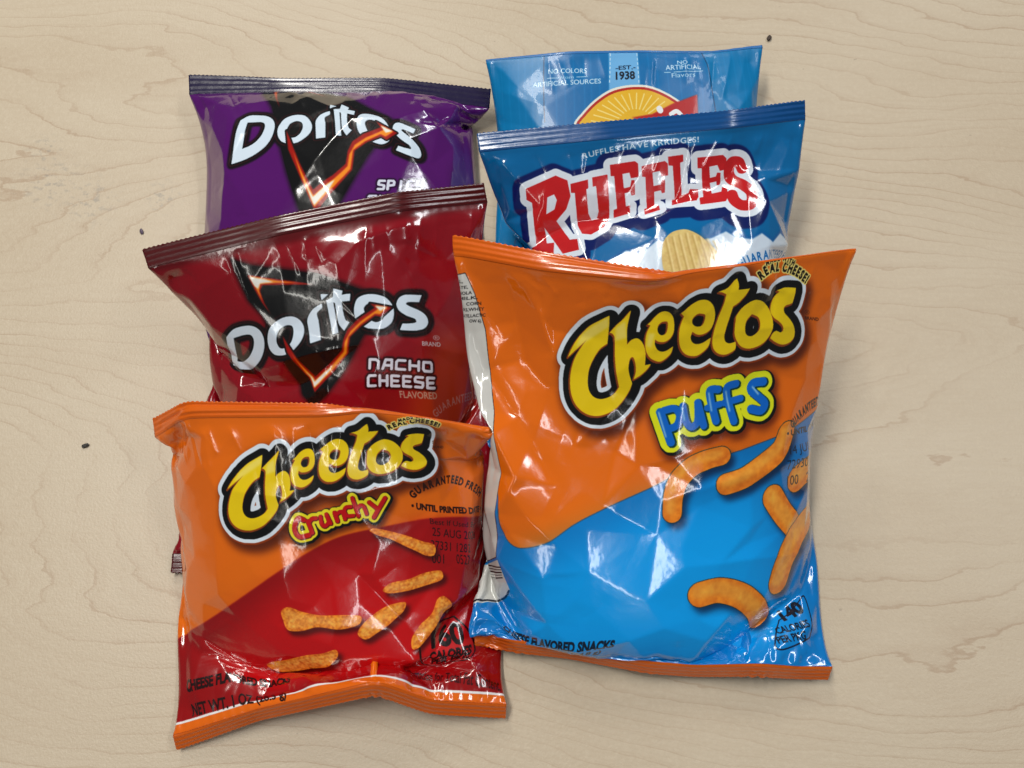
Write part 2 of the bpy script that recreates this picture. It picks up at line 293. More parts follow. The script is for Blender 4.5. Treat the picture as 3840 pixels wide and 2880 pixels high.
  ([('p',[(188,254),(321,211),(370,236),(379,303),(356,358),(309,405),(363,509),(396,510),(401,567),(329,575),(253,429),(260,511),(293,513),(288,570),(187,579),(185,523),(214,514),(210,316),(186,301)]),('p',[(382,252),(458,241),(457,278),(448,281),(450,387),(462,421),(486,415),(495,384),(491,271),(477,273),(477,234),(542,228),(543,262),(542,373),(540,417),(511,468),(457,497),(418,486),(400,437),(398,292),(382,290)]),('p',[(555,189),(661,183),(674,194),(674,251),(641,253),(636,229),(606,232),(609,293),(636,289),(643,261),(656,262),(656,325),(640,327),(637,310),(611,314),(614,379),(633,377),(630,416),(559,424),(560,384),(575,382),(571,238),(556,236)]),('p',[(689,207),(788,194),(801,206),(801,256),(773,258),(767,234),(734,238),(737,296),(768,293),(773,274),(787,274),(785,328),(772,330),(768,317),(738,321),(738,393),(757,391),(759,425),(693,437),(693,399),(705,396),(703,254),(689,251)]),('p',[(802,177),(867,174),(868,203),(854,207),(858,354),(887,352),(893,334),(929,338),(928,382),(919,402),(813,403),(816,365),(828,363),(822,217),(804,214)]),('p',[(928,192),(1039,190),(1054,205),(1055,252),(1027,257),(1016,231),(980,235),(984,284),(1010,280),(1015,264),(1030,265),(1031,319),(1015,322),(1013,302),(983,307),(989,368),(1032,359),(1038,336),(1057,341),(1058,386),(1044,413),(932,424),(933,387),(950,385),(947,239),(929,237)]),('k',[(1128,264),(1112,230),(1077,228),(1067,268),(1082,308),(1126,346),(1156,388),(1148,437),(1108,442),(1081,416),(1074,383)],4.76),('h',[(279,299,1),(309,289,1),(319,314,1),(305,354,1),(268,371,1)])],[((0.02,0.1,0.36),5.6,-0.6,2.6,0.2,1),((0.02,0.1,0.36),5.0,-1.2,-0.2,0.2,1),((0.86,0.9,0.95),2.9,0,0,0,1),((0.76,0.11,0.13),0,0,0,0,1)]),
  ([('s',[(753,606),(790,556),(850,543),(900,568),(942,609),(985,660),(1010,709),(1011,764),(868,782),(753,737)])],[((0.4,0.35,0.25),0.5,0.6,0.9,0.8,0.6),((0.84,0.74,0.47),0,0,0,0,1,0.16,1.5,0)]),
  ([('k',[(767,579),(772,629),(782,739)],0.65)],[((0.68,0.56,0.3),0,0,0,0.18,0.7),((0.94,0.87,0.64),0,0.6,0,0.15,0.7)]),
  ([('k',[(796,574),(801,632),(813,740)],0.65)],[((0.68,0.56,0.3),0,0,0,0.18,0.7),((0.94,0.87,0.64),0,0.6,0,0.15,0.7)]),
  ([('k',[(824,569),(831,634),(844,742)],0.75)],[((0.68,0.56,0.3),0,0,0,0.18,0.7),((0.94,0.87,0.64),0,0.6,0,0.15,0.7)]),
  ([('k',[(853,564),(860,636),(875,743)],0.7)],[((0.68,0.56,0.3),0,0,0,0.18,0.7),((0.94,0.87,0.64),0,0.6,0,0.15,0.7)]),
  ([('k',[(880,574),(890,638),(907,744)],0.66)],[((0.68,0.56,0.3),0,0,0,0.18,0.7),((0.94,0.87,0.64),0,0.6,0,0.15,0.7)]),
  ([('k',[(907,584),(920,640),(939,746)],0.76)],[((0.68,0.56,0.3),0,0,0,0.18,0.7),((0.94,0.87,0.64),0,0.6,0,0.15,0.7)]),
  ([('k',[(936,593),(951,642),(973,747)],0.7)],[((0.68,0.56,0.3),0,0,0,0.18,0.7),((0.94,0.87,0.64),0,0.6,0,0.15,0.7)]),
  ([('k',[(964,603),(982,644),(1007,748)],0.7)],[((0.68,0.56,0.3),0,0,0,0.18,0.7),((0.94,0.87,0.64),0,0.6,0,0.15,0.7)]),
  ([('a','RUFFLES HAVE RRRIDGES!',[(441,153),(551,138),(685,129),(811,126),(937,127)],2.26,0.02)],[((0.8,0.87,0.94),0,0,0,0,1)]),
  ([('a','GUARANTEED FRESH',[(1064,726),(1138,696),(1248,674),(1371,675),(1500,691)],3.7,0.03)],[((0.05,0.42,0.72),0,0,0,0,1)]),
 ]),
 'lays': dict(base=(0.02, 0.47, 0.7), seal=(0.05, 0.42, 0.7), ops=[
  ([('p',[(300,42),(1056,56),(1088,374),(1067,746),(277,722)])],[((0.03,0.38,0.64),0,0,0,2,0.55)]),
  ([('k',[(0,50),(9,290),(9,682)],0.46)],[((0.15,0.58,0.86),0,0,0,0.3,0.28)]),
  ([('k',[(33,54),(41,295),(39,688)],0.45)],[((0.15,0.58,0.86),0,0,0,0.3,0.28)]),
  ([('k',[(71,58),(78,301),(75,694)],0.45)],[((0.15,0.58,0.86),0,0,0,0.3,0.28)]),
  ([('k',[(114,62),(120,306),(116,701)],0.45)],[((0.15,0.58,0.86),0,0,0,0.3,0.28)]),
  ([('k',[(162,65),(166,312),(160,707)],0.41)],[((0.15,0.58,0.86),0,0,0,0.3,0.28)]),
  ([('k',[(194,67),(198,316),(191,712)],0.45)],[((0.15,0.58,0.86),0,0,0,0.3,0.28)]),
  ([('k',[(230,69),(234,319),(226,716)],0.4)],[((0.15,0.58,0.86),0,0,0,0.3,0.28)]),
  ([('k',[(262,70),(264,322),(256,719)],0.41)],[((0.15,0.58,0.86),0,0,0,0.3,0.28)]),
  ([('k',[(344,73),(345,328),(335,727)],0.46)],[((0.15,0.58,0.86),0,0,0,0.3,0.28)]),
  ([('k',[(385,74),(387,331),(376,730)],0.41)],[((0.15,0.58,0.86),0,0,0,0.3,0.28)]),
  ([('k',[(426,75),(428,333),(416,733)],0.4)],[((0.15,0.58,0.86),0,0,0,0.3,0.28)]),
  ([('k',[(475,75),(476,335),(464,736)],0.46)],[((0.15,0.58,0.86),0,0,0,0.3,0.28)]),
  ([('k',[(507,76),(508,337),(495,738)],0.4)],[((0.15,0.58,0.86),0,0,0,0.3,0.28)]),
  ([('k',[(546,76),(547,338),(535,740)],0.4)],[((0.15,0.58,0.86),0,0,0,0.3,0.28)]),
  ([('k',[(779,80),(783,346),(768,748)],0.45)],[((0.15,0.58,0.86),0,0,0,0.3,0.28)]),
  ([('k',[(819,81),(823,347),(807,748)],0.4)],[((0.15,0.58,0.86),0,0,0,0.3,0.28)]),
  ([('k',[(867,82),(872,348),(855,749)],0.4)],[((0.15,0.58,0.86),0,0,0,0.3,0.28)]),
  ([('k',[(924,84),(931,349),(912,749)],0.45)],[((0.15,0.58,0.86),0,0,0,0.3,0.28)]),
  ([('k',[(975,86),(982,349),(963,748)],0.41)],[((0.15,0.58,0.86),0,0,0,0.3,0.28)]),
  ([('k',[(1028,88),(1035,350),(1014,747)],0.45)],[((0.15,0.58,0.86),0,0,0,0.3,0.28)]),
  ([('k',[(1129,90),(1137,349),(1113,744)],0.45)],[((0.15,0.58,0.86),0,0,0,0.3,0.28)]),
  ([('k',[(1158,91),(1166,349),(1141,743)],0.46)],[((0.15,0.58,0.86),0,0,0,0.3,0.28)]),
  ([('k',[(1207,92),(1216,347),(1189,740)],0.45)],[((0.15,0.58,0.86),0,0,0,0.3,0.28)]),
  ([('k',[(1248,93),(1258,346),(1228,737)],0.45)],[((0.15,0.58,0.86),0,0,0,0.3,0.28)]),
  ([('k',[(1290,93),(1300,344),(1269,734)],0.5)],[((0.15,0.58,0.86),0,0,0,0.3,0.28)]),
  ([('k',[(1328,93),(1338,343),(1305,730)],0.5)],[((0.15,0.58,0.86),0,0,0,0.3,0.28)]),
  ([('k',[(288,98),(286,227),(287,406)],0.45),('k',[(1046,80),(1071,161),(1081,267),(1092,391)],0.4)],[((0.02,0.15,0.28),0,0,0,0,0.8)]),
  ([('p',[(597,45),(733,47),(735,311),(589,307)])],[((0.42,0.68,0.88),0,0,0,0.1,1)]),
  ([('k',[(605,77),(605,87)],0.4),('k',[(603,98),(603,108)],0.4),('k',[(602,119),(601,129)],0.36),('k',[(600,140),(600,150)],0.4),('k',[(599,161),(598,171)],0.4),('k',[(597,183),(597,192)],0.46),('k',[(596,204),(595,214)],0.4),('k',[(594,225),(594,235)],0.4),('k',[(731,79),(731,89)],0.41),('k',[(730,100),(730,110)],0.4),('k',[(730,121),(730,131)],0.4),('k',[(730,143),(730,153)],0.4),('k',[(730,164),(730,174)],0.4),('k',[(730,186),(730,196)],0.4),('k',[(730,207),(730,217)],0.4),('k',[(730,229),(730,239)],0.41)],[((0.8,0.9,0.97),0,0,0,0,1)]),
  ([('t','-EST.-',[(624,177),(718,175),(625,157)],0.02)],[((0.04,0.12,0.22),0,0,0,0,1)]),
  ([('t','1938',[(623,223),(713,222),(624,186)],0.03)],[((0.04,0.08,0.14),0,0,0,0,1)]),
  ([('t','NO COLORS',[(308,182),(488,185),(309,160)],0.012)],[((0.8,0.88,0.95),0,0,0,0,1)]),
  ([('t','from',[(365,211),(427,211),(366,196)],0.0)],[((0.7,0.82,0.92),0,0,0,0,1)]),
  ([('k',[(303,203),(357,204)],0.31),('k',[(441,204),(493,201)],0.3),('k',[(856,191),(885,191)],0.31),('k',[(902,189),(1044,185)],0.31)],[((0.75,0.85,0.93),0,0,0,0,1)]),
  ([('t','ARTIFICIAL SOURCES',[(234,240),(554,238),(234,218)],0.012)],[((0.8,0.88,0.95),0,0,0,0,1)]),
  ([('t','NO',[(922,151),(972,151),(923,133)],0.012)],[((0.8,0.88,0.95),0,0,0,0,1)]),
  ([('t','ARTIFICIAL',[(863,179),(1037,175),(863,156)],0.012)],[((0.8,0.88,0.95),0,0,0,0,1)]),
  ([('t','Flavors',[(890,216),(1005,211),(890,195)],0.0)],[((0.78,0.86,0.93),0,0,0,0,1)]),
  ([('s',[(431,433),(470,377),(529,321),(602,278),(689,261),(776,266),(854,297),(918,340),(967,391),(979,466),(933,666),(443,651)])],[((0.9,0.9,0.86),1.1,0,0,0,1),((0.7,0.13,0.1),0,0,0,0,1),((0.9,0.7,0.16),-1.2,0,0,0,1)]),
  ([('k',[(801,457),(924,454)],0.56)],[((0.97,0.9,0.6),0,0,0,0,0.8)]),
  ([('k',[(799,440),(920,426)],0.6)],[((0.97,0.9,0.6),0,0,0,0,0.8)]),
  ([('k',[(795,424),(910,398)],0.61)],[((0.97,0.9,0.6),0,0,0,0,0.8)]),
  ([('k',[(789,409),(894,373)],0.55)],[((0.97,0.9,0.6),0,0,0,0,0.8)]),
  ([('k',[(780,396),(873,350)],0.55)],[((0.97,0.9,0.6),0,0,0,0,0.8)]),
  ([('k',[(769,384),(847,330)],0.55)],[((0.97,0.9,0.6),0,0,0,0,0.8)]),
  ([('k',[(756,374),(818,314)],0.55)],[((0.97,0.9,0.6),0,0,0,0,0.8)]),
  ([('k',[(742,367),(786,301)],0.55)],[((0.97,0.9,0.6),0,0,0,0,0.8)]),
  ([('k',[(727,363),(752,293)],0.6)],[((0.97,0.9,0.6),0,0,0,0,0.8)]),
  ([('k',[(712,361),(717,289)],0.6)],[((0.97,0.9,0.6),0,0,0,0,0.8)]),
  ([('k',[(696,361),(682,291)],0.55)],[((0.97,0.9,0.6),0,0,0,0,0.8)]),
  ([('k',[(681,365),(647,296)],0.55)],[((0.97,0.9,0.6),0,0,0,0,0.8)]),
  ([('k',[(666,371),(615,307)],0.6)],[((0.97,0.9,0.6),0,0,0,0,0.8)]),
  ([('k',[(653,380),(584,321)],0.55)],[((0.97,0.9,0.6),0,0,0,0,0.8)]),
  ([('k',[(641,391),(557,339)],0.55)],[((0.97,0.9,0.6),0,0,0,0,0.8)]),
  ([('k',[(630,403),(534,360)],0.6)],[((0.97,0.9,0.6),0,0,0,0,0.8)]),
  ([('k',[(622,418),(516,384)],0.6)],[((0.97,0.9,0.6),0,0,0,0,0.8)]),
  ([('k',[(616,433),(503,411)],0.55)],[((0.97,0.9,0.6),0,0,0,0,0.8)]),
  ([('k',[(613,450),(496,438)],0.55)],[((0.97,0.9,0.6),0,0,0,0,0.8)]),
  ([('p',[(1007,298),(1003,391),(783,430),(689,402),(785,388),(885,340)])],[((0.7,0.1,0.1),0,0,0,0.1,1)]),
  ([('k',[(820,363),(824,372)],2.8),('k',[(874,390),(900,377),(920,395)],2.16),('k',[(791,413),(759,429)],1.95)],[((0.92,0.93,0.94),0,0,0,0,1)]),
 ]),
 'crunchy': dict(base=(0.9, 0.42, 0.045), seal=(0.86, 0.38, 0.04), ops=[
  ([('s',[(-128,1125,1),(26,1033),(209,913),(403,782),(575,668),(713,588),(840,539),(1016,517),(1201,513),(1405,569),(1635,688,1),(1772,1933,1),(-102,1447,1)])],[((0.56,0.03,0.045),0,0,0,0.25,1)]),
  ([('s',[(224,1050),(541,782),(829,644),(1138,680),(1305,930),(1231,1203),(843,1315),(380,1258)])],[((0.8,0.05,0.07),0,0,0,9,0.9)]),
  ([('s',[(1088,527),(1381,589),(1384,743),(1138,680)])],[((0.72,0.03,0.06),0,0,0,6,0.7)]),
  ([('p',[(-300,1366),(1800,1366),(1800,1376),(-300,1376)])],[((0.9,0.9,0.9),0,0,0,0,1)]),
  ([('p',[(-300,1376),(1800,1376),(1800,1600),(-300,1600)])],[((0.88,0.4,0.045),0,0,0,0,1)]),
  ([('s',[(544,221,1),(511,237),(477,256),(444,283),(417,311),(398,336),(388,352,1),(416,331),(442,312),(462,296,1),(436,322),(410,354),(393,392),(385,426),(386,457),(397,481),(417,498),(443,507),(473,508),(503,500),(534,485),(566,458),(590,430),(600,409,1),(554,423,1),(540,439),(517,452),(487,460),(463,455),(450,439),(448,415),(458,380),(477,348),(501,321),(528,304,1),(536,272),(541,244)]),('s',[(617,202,1),(591,227),(564,250),(539,272,1),(548,275),(554,285),(549,333),(549,378),(554,423,1),(574,430),(600,409,1),(593,383),(593,362),(601,340),(611,336),(616,351),(616,375),(606,398,1),(630,385),(654,367),(669,352,1),(648,355,1),(652,336),(652,311),(645,291),(630,281),(611,287),(594,302,1),(598,262),(604,237)]),('s',[(667,240,1),(680,230),(698,213),(719,202),(739,203),(751,216),(754,237),(751,259),(739,277),(719,287),(699,288),(688,282,1),(686,296),(693,310),(706,316),(725,312),(747,299,1),(739,319),(721,335),(699,344),(679,341),(663,331),(655,313),(655,290),(662,265),(676,242,1)]),('s',[(778,205,1),(793,194),(815,179),(840,169),(865,171),(882,186),(889,208),(886,232),(874,253),(853,266),(830,268),(812,259,1),(806,275),(812,289),(826,294),(847,290),(874,276,1),(866,299),(848,315),(824,326),(798,327),(780,318),(769,301),(767,276),(772,247),(787,215,1)]),('s',[(967,119,1),(971,136),(969,149,1),(988,148),(1009,147,1),(994,164),(971,183),(951,193,1),(941,218),(929,246),(921,271),(923,287),(936,293),(959,289,1),(958,307),(939,319),(916,324),(894,319),(881,305),(879,281),(886,253),(901,217),(919,182),(926,159,1),(912,152),(899,150,1),(923,145),(940,137),(954,127)]),('s',[(961,220,1),(980,201),(1003,187),(1031,180),(1060,186),(1083,203),(1097,226),(1099,251),(1089,275),(1066,296),(1036,307),(1003,310),(977,302),(961,286),(955,264),(958,239,1)]),('s',[(1117,161,1),(1144,154),(1194,158,1),(1188,178),(1179,196,1),(1166,199),(1153,202),(1143,209),(1147,221),(1165,234),(1183,253),(1193,275),(1186,292),(1163,303),(1136,304),(1108,296),(1089,285,1),(1100,271),(1113,266),(1129,271),(1140,266),(1136,253),(1123,242),(1104,230),(1093,214),(1098,195),(1110,179),(1127,164,1)]),('h',[(715,232,1),(731,232),(732,249),(724,265),(709,269),(700,262),(699,250),(705,239)]),('h',[(837,207,1),(855,212),(854,228),(845,243),(826,245),(814,236),(815,222),(826,211)]),('h',[(1019,218,1),(1043,227),(1051,245),(1041,265),(1019,276),(999,272),(992,258),(998,236),(1010,224)])],[((0.22,0.05,0.01),6.2,2.2,2.6,2.2,0.8),((0.55,0.2,0.03),5.1,0.5,0.7,0,1),((0.86,0.9,0.95),4.7,0.4,0.4,0,1),((0.035,0.035,0.04),3.1,0.4,0.5,0,1),((0.55,0.24,0.06),0.35,-0.25,0.55,0,1),((0.93,0.8,0.05),0,0,0,0,1)]),
  ([('p',[(490,253,1),(542,224,1),(538,255,1),(462,301,1),(417,325,1),(444,285,1)]),('p',[(561,257,1),(594,234,1),(596,283,1),(554,295,1)]),('p',[(668,265,1),(690,264,1),(673,307,1),(658,301,1)])],[((0.97,0.92,0.62),0,0,0,0.5,0.55)]),
  ([('k',[(694,468),(673,461),(657,488),(657,515),(674,533),(710,527)],1.86),('k',[(709,474),(723,518)],1.65),('k',[(711,481),(726,465),(742,463)],1.55),('k',[(760,458),(763,485),(775,495),(791,478),(784,450)],1.55),('k',[(784,450),(797,486)],1.5),('k',[(816,444),(824,479)],1.56),('k',[(820,454),(839,442),(849,451),(854,473)],1.45),('k',[(880,426),(862,427),(854,443),(864,461),(887,462)],1.4),('k',[(889,392),(906,465)],1.51),('k',[(900,440),(917,424),(930,431),(938,460)],1.4),('k',[(952,415),(980,444)],1.57),('k',[(1014,404),(965,476)],1.66)],[((0.2,0.05,0.01),2.6,1,1.4,1.3,0.75),((0.035,0.035,0.04),2.0,0.3,0.3,0,1),((0.92,0.86,0.12),1.35,0,0,0,1),((0.35,0.02,0.03),0.25,0.2,0.2,0,1),((0.76,0.04,0.07),0,0,0,0,1)]),
  ([('a','REAL CHEESE!',[(1048,142),(1091,122),(1145,108),(1201,105),(1251,114)],1.86,0.055)],[((0.95,0.88,0.5),0.5,0,0,0,1),((0.09,0.06,0.03),0,0,0,0,1)]),
  ([('a','MADE WITH',[(1088,107),(1131,94),(1172,85),(1210,83)],1.0,0.055)],[((0.95,0.88,0.5),0.4,0,0,0,1),((0.09,0.06,0.03),0,0,0,0,1)]),
  ([('t','®',[(1229,205),(1245,206),(1230,189)],0)],[((0.25,0.1,0.02),0,0,0,0,1)]),
  ([('t','BRAND',[(1228,221),(1280,224),(1228,210)],0.02)],[((0.25,0.1,0.02),0,0,0,0,1)]),
  ([('a','GUARANTEED FRESH',[(1123,423),(1164,397),(1238,382),(1310,389),(1383,435),(1429,492)],3.27,0.05)],[((0.16,0.05,0.02),0,0,0,0,1)]),
  ([('t','• UNTIL PRINTED DATE •',[(1114,459),(1445,562),(1115,433)],0.05)],[((0.16,0.05,0.02),0,0,0,0,1)]),
  ([('t','Best If Used By',[(1181,532),(1392,608),(1182,510)],0.0)],[((0.1,0.03,0.03),0,0,0,0,0.8)]),
  ([('t','25 AUG 2026',[(1186,583),(1395,664),(1188,549)],0.0)],[((0.08,0.02,0.03),0,0,0,0,0.85)]),
  ([('t','37331 1282',[(1176,637),(1352,706),(1179,601)],0.0)],[((0.08,0.02,0.03),0,0,0,0,0.85)]),
  ([('t','001',[(1176,698),(1226,714),(1179,660)],0.0)],[((0.08,0.02,0.03),0,0,0,0,0.85)]),
  ([('t','0527',[(1280,729),(1341,754),(1282,690)],0.0)],[((0.08,0.02,0.03),0,0,0,0,0.85)]),
  ([('k',[(1091,971),(1079,1118),(1094,1167),(1198,1202),(1288,1185),(1311,1140),(1300,1034),(1266,970)],0.81),('k',[(1091,971),(1189,951),(1266,966)],0.71)],[((0.12,0.02,0.02),0,0,0,0,1)]),
  ([('t','160',[(1130,1051),(1274,1078),(1138,963)],0.04)],[((0.1,0.02,0.02),0,0,0,0,1)]),
  ([('t','CALORIES',[(1115,1111),(1292,1138),(1119,1068)],0.05)],[((0.1,0.02,0.02),0,0,0,0,1)]),
  ([('t','PER PKG',[(1126,1163),(1282,1179),(1128,1118)],0.05)],[((0.1,0.02,0.02),0,0,0,0,1)]),
  ([('t','CHEESE FLAVORED SNACKS',[(73,1260),(546,1272),(72,1211)],0.05)],[((0.13,0.03,0.03),0,0,0,0,1)]),
  ([('t','NET WT. 1 OZ (28.3 g)',[(84,1357),(515,1386),(79,1310)],0.03)],[((0.13,0.03,0.03),0,0,0,0,1)]),
  ([('t','information for Total Fat Content.',[(1002,1309),(1444,1357),(1005,1264)],0.02)],[((0.2,0.02,0.03),0,0,0,0,0.9)]),
  ([('s',[(943,527),(963,520),(1015,536),(1085,565),(1142,597),(1192,625),(1188,666),(1155,662),(1115,633),(1072,605),(1021,571),(970,548)])],[((0.15,0.02,0.01),0.3,1.2,1.8,1.2,0.7),((0.94,0.52,0.14),0,0,0,0,1,0.7,2.4,0),((0.98,0.7,0.35),-1.1,0,0,0.5,0.5,0.8,2.0,9)]),
  ([('s',[(970,775),(1001,749),(1075,743),(1142,732),(1208,739),(1216,770),(1193,781),(1116,788),(1060,791),(996,790)])],[((0.15,0.02,0.01),0.3,1.2,1.8,1.2,0.7),((0.94,0.52,0.14),0,0,0,0,1,0.7,2.4,1),((0.98,0.7,0.35),-1.1,0,0,0.5,0.5,0.8,2.0,10)]),
  ([('s',[(1059,992),(1097,942),(1149,902),(1179,851),(1209,847),(1240,896),(1205,917),(1150,971),(1088,1028),(1057,1030)])],[((0.15,0.02,0.01),0.3,1.2,1.8,1.2,0.7),((0.94,0.52,0.14),0,0,0,0,1,0.7,2.4,2),((0.98,0.7,0.35),-1.1,0,0,0.5,0.5,0.8,2.0,11)]),
  ([('s',[(573,825),(603,808),(655,829),(724,844),(803,848),(876,862),(867,895),(796,905),(709,892),(644,907),(590,903),(575,860)])],[((0.15,0.02,0.01),0.3,1.2,1.8,1.2,0.7),((0.94,0.52,0.14),0,0,0,0,1,0.7,2.4,3),((0.98,0.7,0.35),-1.1,0,0,0.5,0.5,0.8,2.0,12)]),
  ([('s',[(464,1093),(502,1064),(561,1046),(639,1015),(712,1004),(768,987),(772,1019),(722,1070),(646,1099),(579,1120),(503,1129)])],[((0.15,0.02,0.01),0.3,1.2,1.8,1.2,0.7),((0.94,0.52,0.14),0,0,0,0,1,0.7,2.4,4),((0.98,0.7,0.35),-1.1,0,0,0.5,0.5,0.8,2.0,13)]),
  ([('s',[(858,932),(886,891),(943,855),(1009,835),(1054,837),(1040,874),(990,908),(933,939),(886,960)])],[((0.15,0.02,0.01),0.3,1.2,1.8,1.2,0.7),((0.94,0.52,0.14),0,0,0,0,1,0.7,2.4,5),((0.98,0.7,0.35),-1.1,0,0,0.5,0.5,0.8,2.0,14)]),
 ]),
 'puffs': dict(base=(0.9, 0.42, 0.04), seal=(0.86, 0.38, 0.04), ops=[
  ([('s',[(44,893,1),(144,1010),(162,1134),(226,1199),(345,1170),(459,1086),(575,1022),(784,922),(912,856),(1075,808),(1318,750),(1504,699),(1570,677),(1795,668,1),(2124,2244,1),(-226,2467,1),(-194,1544,1)])],[((0.03,0.05,0.1),0.25,0,0,0,0.7),((0.0,0.46,0.76),0,0,0,0.2,1)]),
  ([('s',[(222,1334),(612,1111),(913,976),(1216,946),(1328,1263),(1407,1681),(869,1654),(298,1639)])],[((0.0,0.64,0.97),0,0,0,12,0.9)]),
  ([('s',[(605,250,1),(570,270),(534,296),(500,333),(472,372),(454,407),(446,428,1),(474,400),(501,374),(521,352,1),(496,388),(471,433),(456,485),(452,534),(457,578),(472,614),(496,639),(527,654),(560,656),(593,646),(626,627),(659,590),(682,551),(691,522,1),(641,539,1),(627,561),(603,579),(570,588),(542,579),(526,556),(521,522),(527,472),(545,428),(569,390),(597,368,1),(601,323),(604,283)]),('s',[(684,227,1),(658,262),(630,292),(605,323,1),(616,327),(624,342),(625,411),(630,475),(641,539,1),(664,551),(691,522,1),(680,485),(677,455),(683,423),(694,418),(702,440),(704,475),(696,507,1),(722,490),(747,465),(761,444,1),(738,448,1),(740,420),(738,385),(726,355),(709,341),(688,348),(671,368,1),(670,311),(674,277)]),('s',[(745,284,1),(759,270),(777,248),(799,233),(821,235),(837,255),(843,286),(842,316),(830,341),(810,355),(787,354),(774,345,1),(774,365),(783,385),(799,395),(819,391),(842,374,1),(836,401),(817,423),(795,435),(772,429),(753,414),(741,388),(738,355),(742,320),(755,288,1)]),('s',[(866,241,1),(882,226),(904,206),(931,193),(959,197),(980,219),(991,252),(990,285),(979,315),(958,331),(932,333),(911,320,1),(906,342),(914,363),(931,371),(954,367),(983,348,1),(977,380),(958,402),(932,417),(903,415),(882,402),(868,377),(862,341),(864,301),(877,256,1)]),('s',[(1067,129,1),(1074,153),(1073,172,1),(1095,172),(1118,171,1),(1104,195),(1080,220),(1058,233,1),(1050,268),(1040,308),(1034,343),(1039,366),(1054,376),(1079,371,1),(1081,397),(1061,413),(1036,419),(1010,410),(994,389),(989,356),(994,315),(1006,265),(1021,216),(1027,184,1),(1009,173),(995,169,1),(1021,164),(1040,153),(1053,139)]),('s',[(1073,272,1),(1092,246),(1116,228),(1147,220),(1180,230),(1208,255),(1227,290),(1233,325),(1224,359),(1201,387),(1168,401),(1132,403),(1102,391),(1082,366),(1072,335),(1072,300,1)]),('s',[(1241,198,1),(1271,189),(1327,197,1),(1323,226),(1316,251,1),(1301,255),(1286,257),(1277,267),(1283,285),(1305,305),(1328,333),(1341,364),(1335,388),(1311,402),(1280,403),(1248,389),(1226,373,1),(1236,353),(1250,347),(1269,355),(1280,348),(1275,330),(1258,313),(1235,296),(1221,272),(1224,245),(1235,222),(1253,203,1)]),('h',[(799,275,1),(817,276),(819,300),(812,323),(796,328),(785,318),(782,300),(787,285)]),('h',[(932,247,1),(953,255),(954,278),(945,298),(924,300),(910,287),(909,267),(921,252)]),('h',[(1138,273,1),(1167,288),(1177,314),(1169,341),(1145,356),(1123,349),(1113,328),(1116,298),(1128,282)])],[((0.22,0.05,0.01),6.2,2.2,2.6,2.2,0.8),((0.55,0.2,0.03),5.1,0.5,0.7,0,1),((0.86,0.9,0.95),4.7,0.4,0.4,0,1),((0.035,0.035,0.04),3.1,0.4,0.5,0,1),((0.55,0.24,0.06),0.35,-0.25,0.55,0,1),((0.93,0.8,0.05),0,0,0,0,1)]),
  ([('p',[(548,292,1),(602,254,1),(602,298,1),(523,360,1),(474,391,1),(500,336,1)]),('p',[(628,302,1),(663,272,1),(670,341,1),(625,357,1)]),('p',[(749,320,1),(774,320,1),(760,380,1),(742,370,1)])],[((0.97,0.92,0.62),0,0,0,0.5,0.55)]),
  ([('k',[(799,638),(839,754)],3.3),('k',[(814,631),(853,623),(873,649),(863,687),(831,703)],2.85),('k',[(885,613),(897,673),(918,696),(942,675),(943,602)],2.8),('k',[(943,602),(966,692)],2.9),('k',[(1020,553),(991,554),(992,589),(1014,676)],3.05),('k',[(980,624),(1030,611)],2.55),('k',[(1093,537),(1058,546),(1058,586),(1085,680)],3.11),('k',[(1047,608),(1114,595)],2.65),('k',[(1211,539),(1169,541),(1158,566),(1189,595),(1217,623),(1200,649),(1157,639)],3.31)],[((0.3,0.08,0.01),4.2,1.2,1.8,2,0.8),((0.035,0.035,0.04),3.2,0.5,0.5,0,1),((0.88,0.9,0.1),2.5,0,0,0,1),((0.01,0.22,0.2),0.35,0.5,0.4,0,1),((0.02,0.4,0.8),0,0,0,0,1)]),
  ([('k',[(793,638),(821,734)],0.45),('k',[(880,618),(892,669)],0.45),('k',[(985,565),(997,636)],0.45),('k',[(1052,562),(1069,641)],0.46),('k',[(1164,555),(1189,585)],0.51)],[((0.75,0.88,0.97),0,0,0,0.1,1)]),
  ([('k',[(1037,814),(983,825),(920,852),(870,905),(848,964),(843,1034)],7.62)],[((0.01,0.08,0.2),0.3,1.6,2.4,1.8,0.75),((0.05,0.2,0.2),0.35,0,0,0,1),((0.92,0.5,0.12),0,0,0,0,1,0.3,1.2,0),((0.97,0.7,0.28),-2.2,-0.8,-1,1.4,0.6,0.3,1.0,5)]),
  ([('k',[(1323,747),(1295,810),(1223,861),(1130,910),(1060,929)],8.58)],[((0.01,0.08,0.2),0.3,1.6,2.4,1.8,0.75),((0.05,0.2,0.2),0.35,0,0,0,1),((0.92,0.5,0.12),0,0,0,0,1,0.3,1.2,1),((0.97,0.7,0.28),-2.2,-0.8,-1,1.4,0.6,0.3,1.0,6)]),
  ([('k',[(1612,950),(1488,928),(1404,953)],11.47)],[((0.01,0.08,0.2),0.3,1.6,2.4,1.8,0.75),((0.05,0.2,0.2),0.35,0,0,0,1),((0.92,0.5,0.12),0,0,0,0,1,0.3,1.2,2),((0.97,0.7,0.28),-2.2,-0.8,-1,1.4,0.6,0.3,1.0,7)]),
  ([('k',[(1273,1006),(1328,1081),(1391,1150)],10.2)],[((0.01,0.08,0.2),0.3,1.6,2.4,1.8,0.75),((0.05,0.2,0.2),0.35,0,0,0,1),((0.92,0.5,0.12),0,0,0,0,1,0.3,1.2,3),((0.97,0.7,0.28),-2.2,-0.8,-1,1.4,0.6,0.3,1.0,8)]),
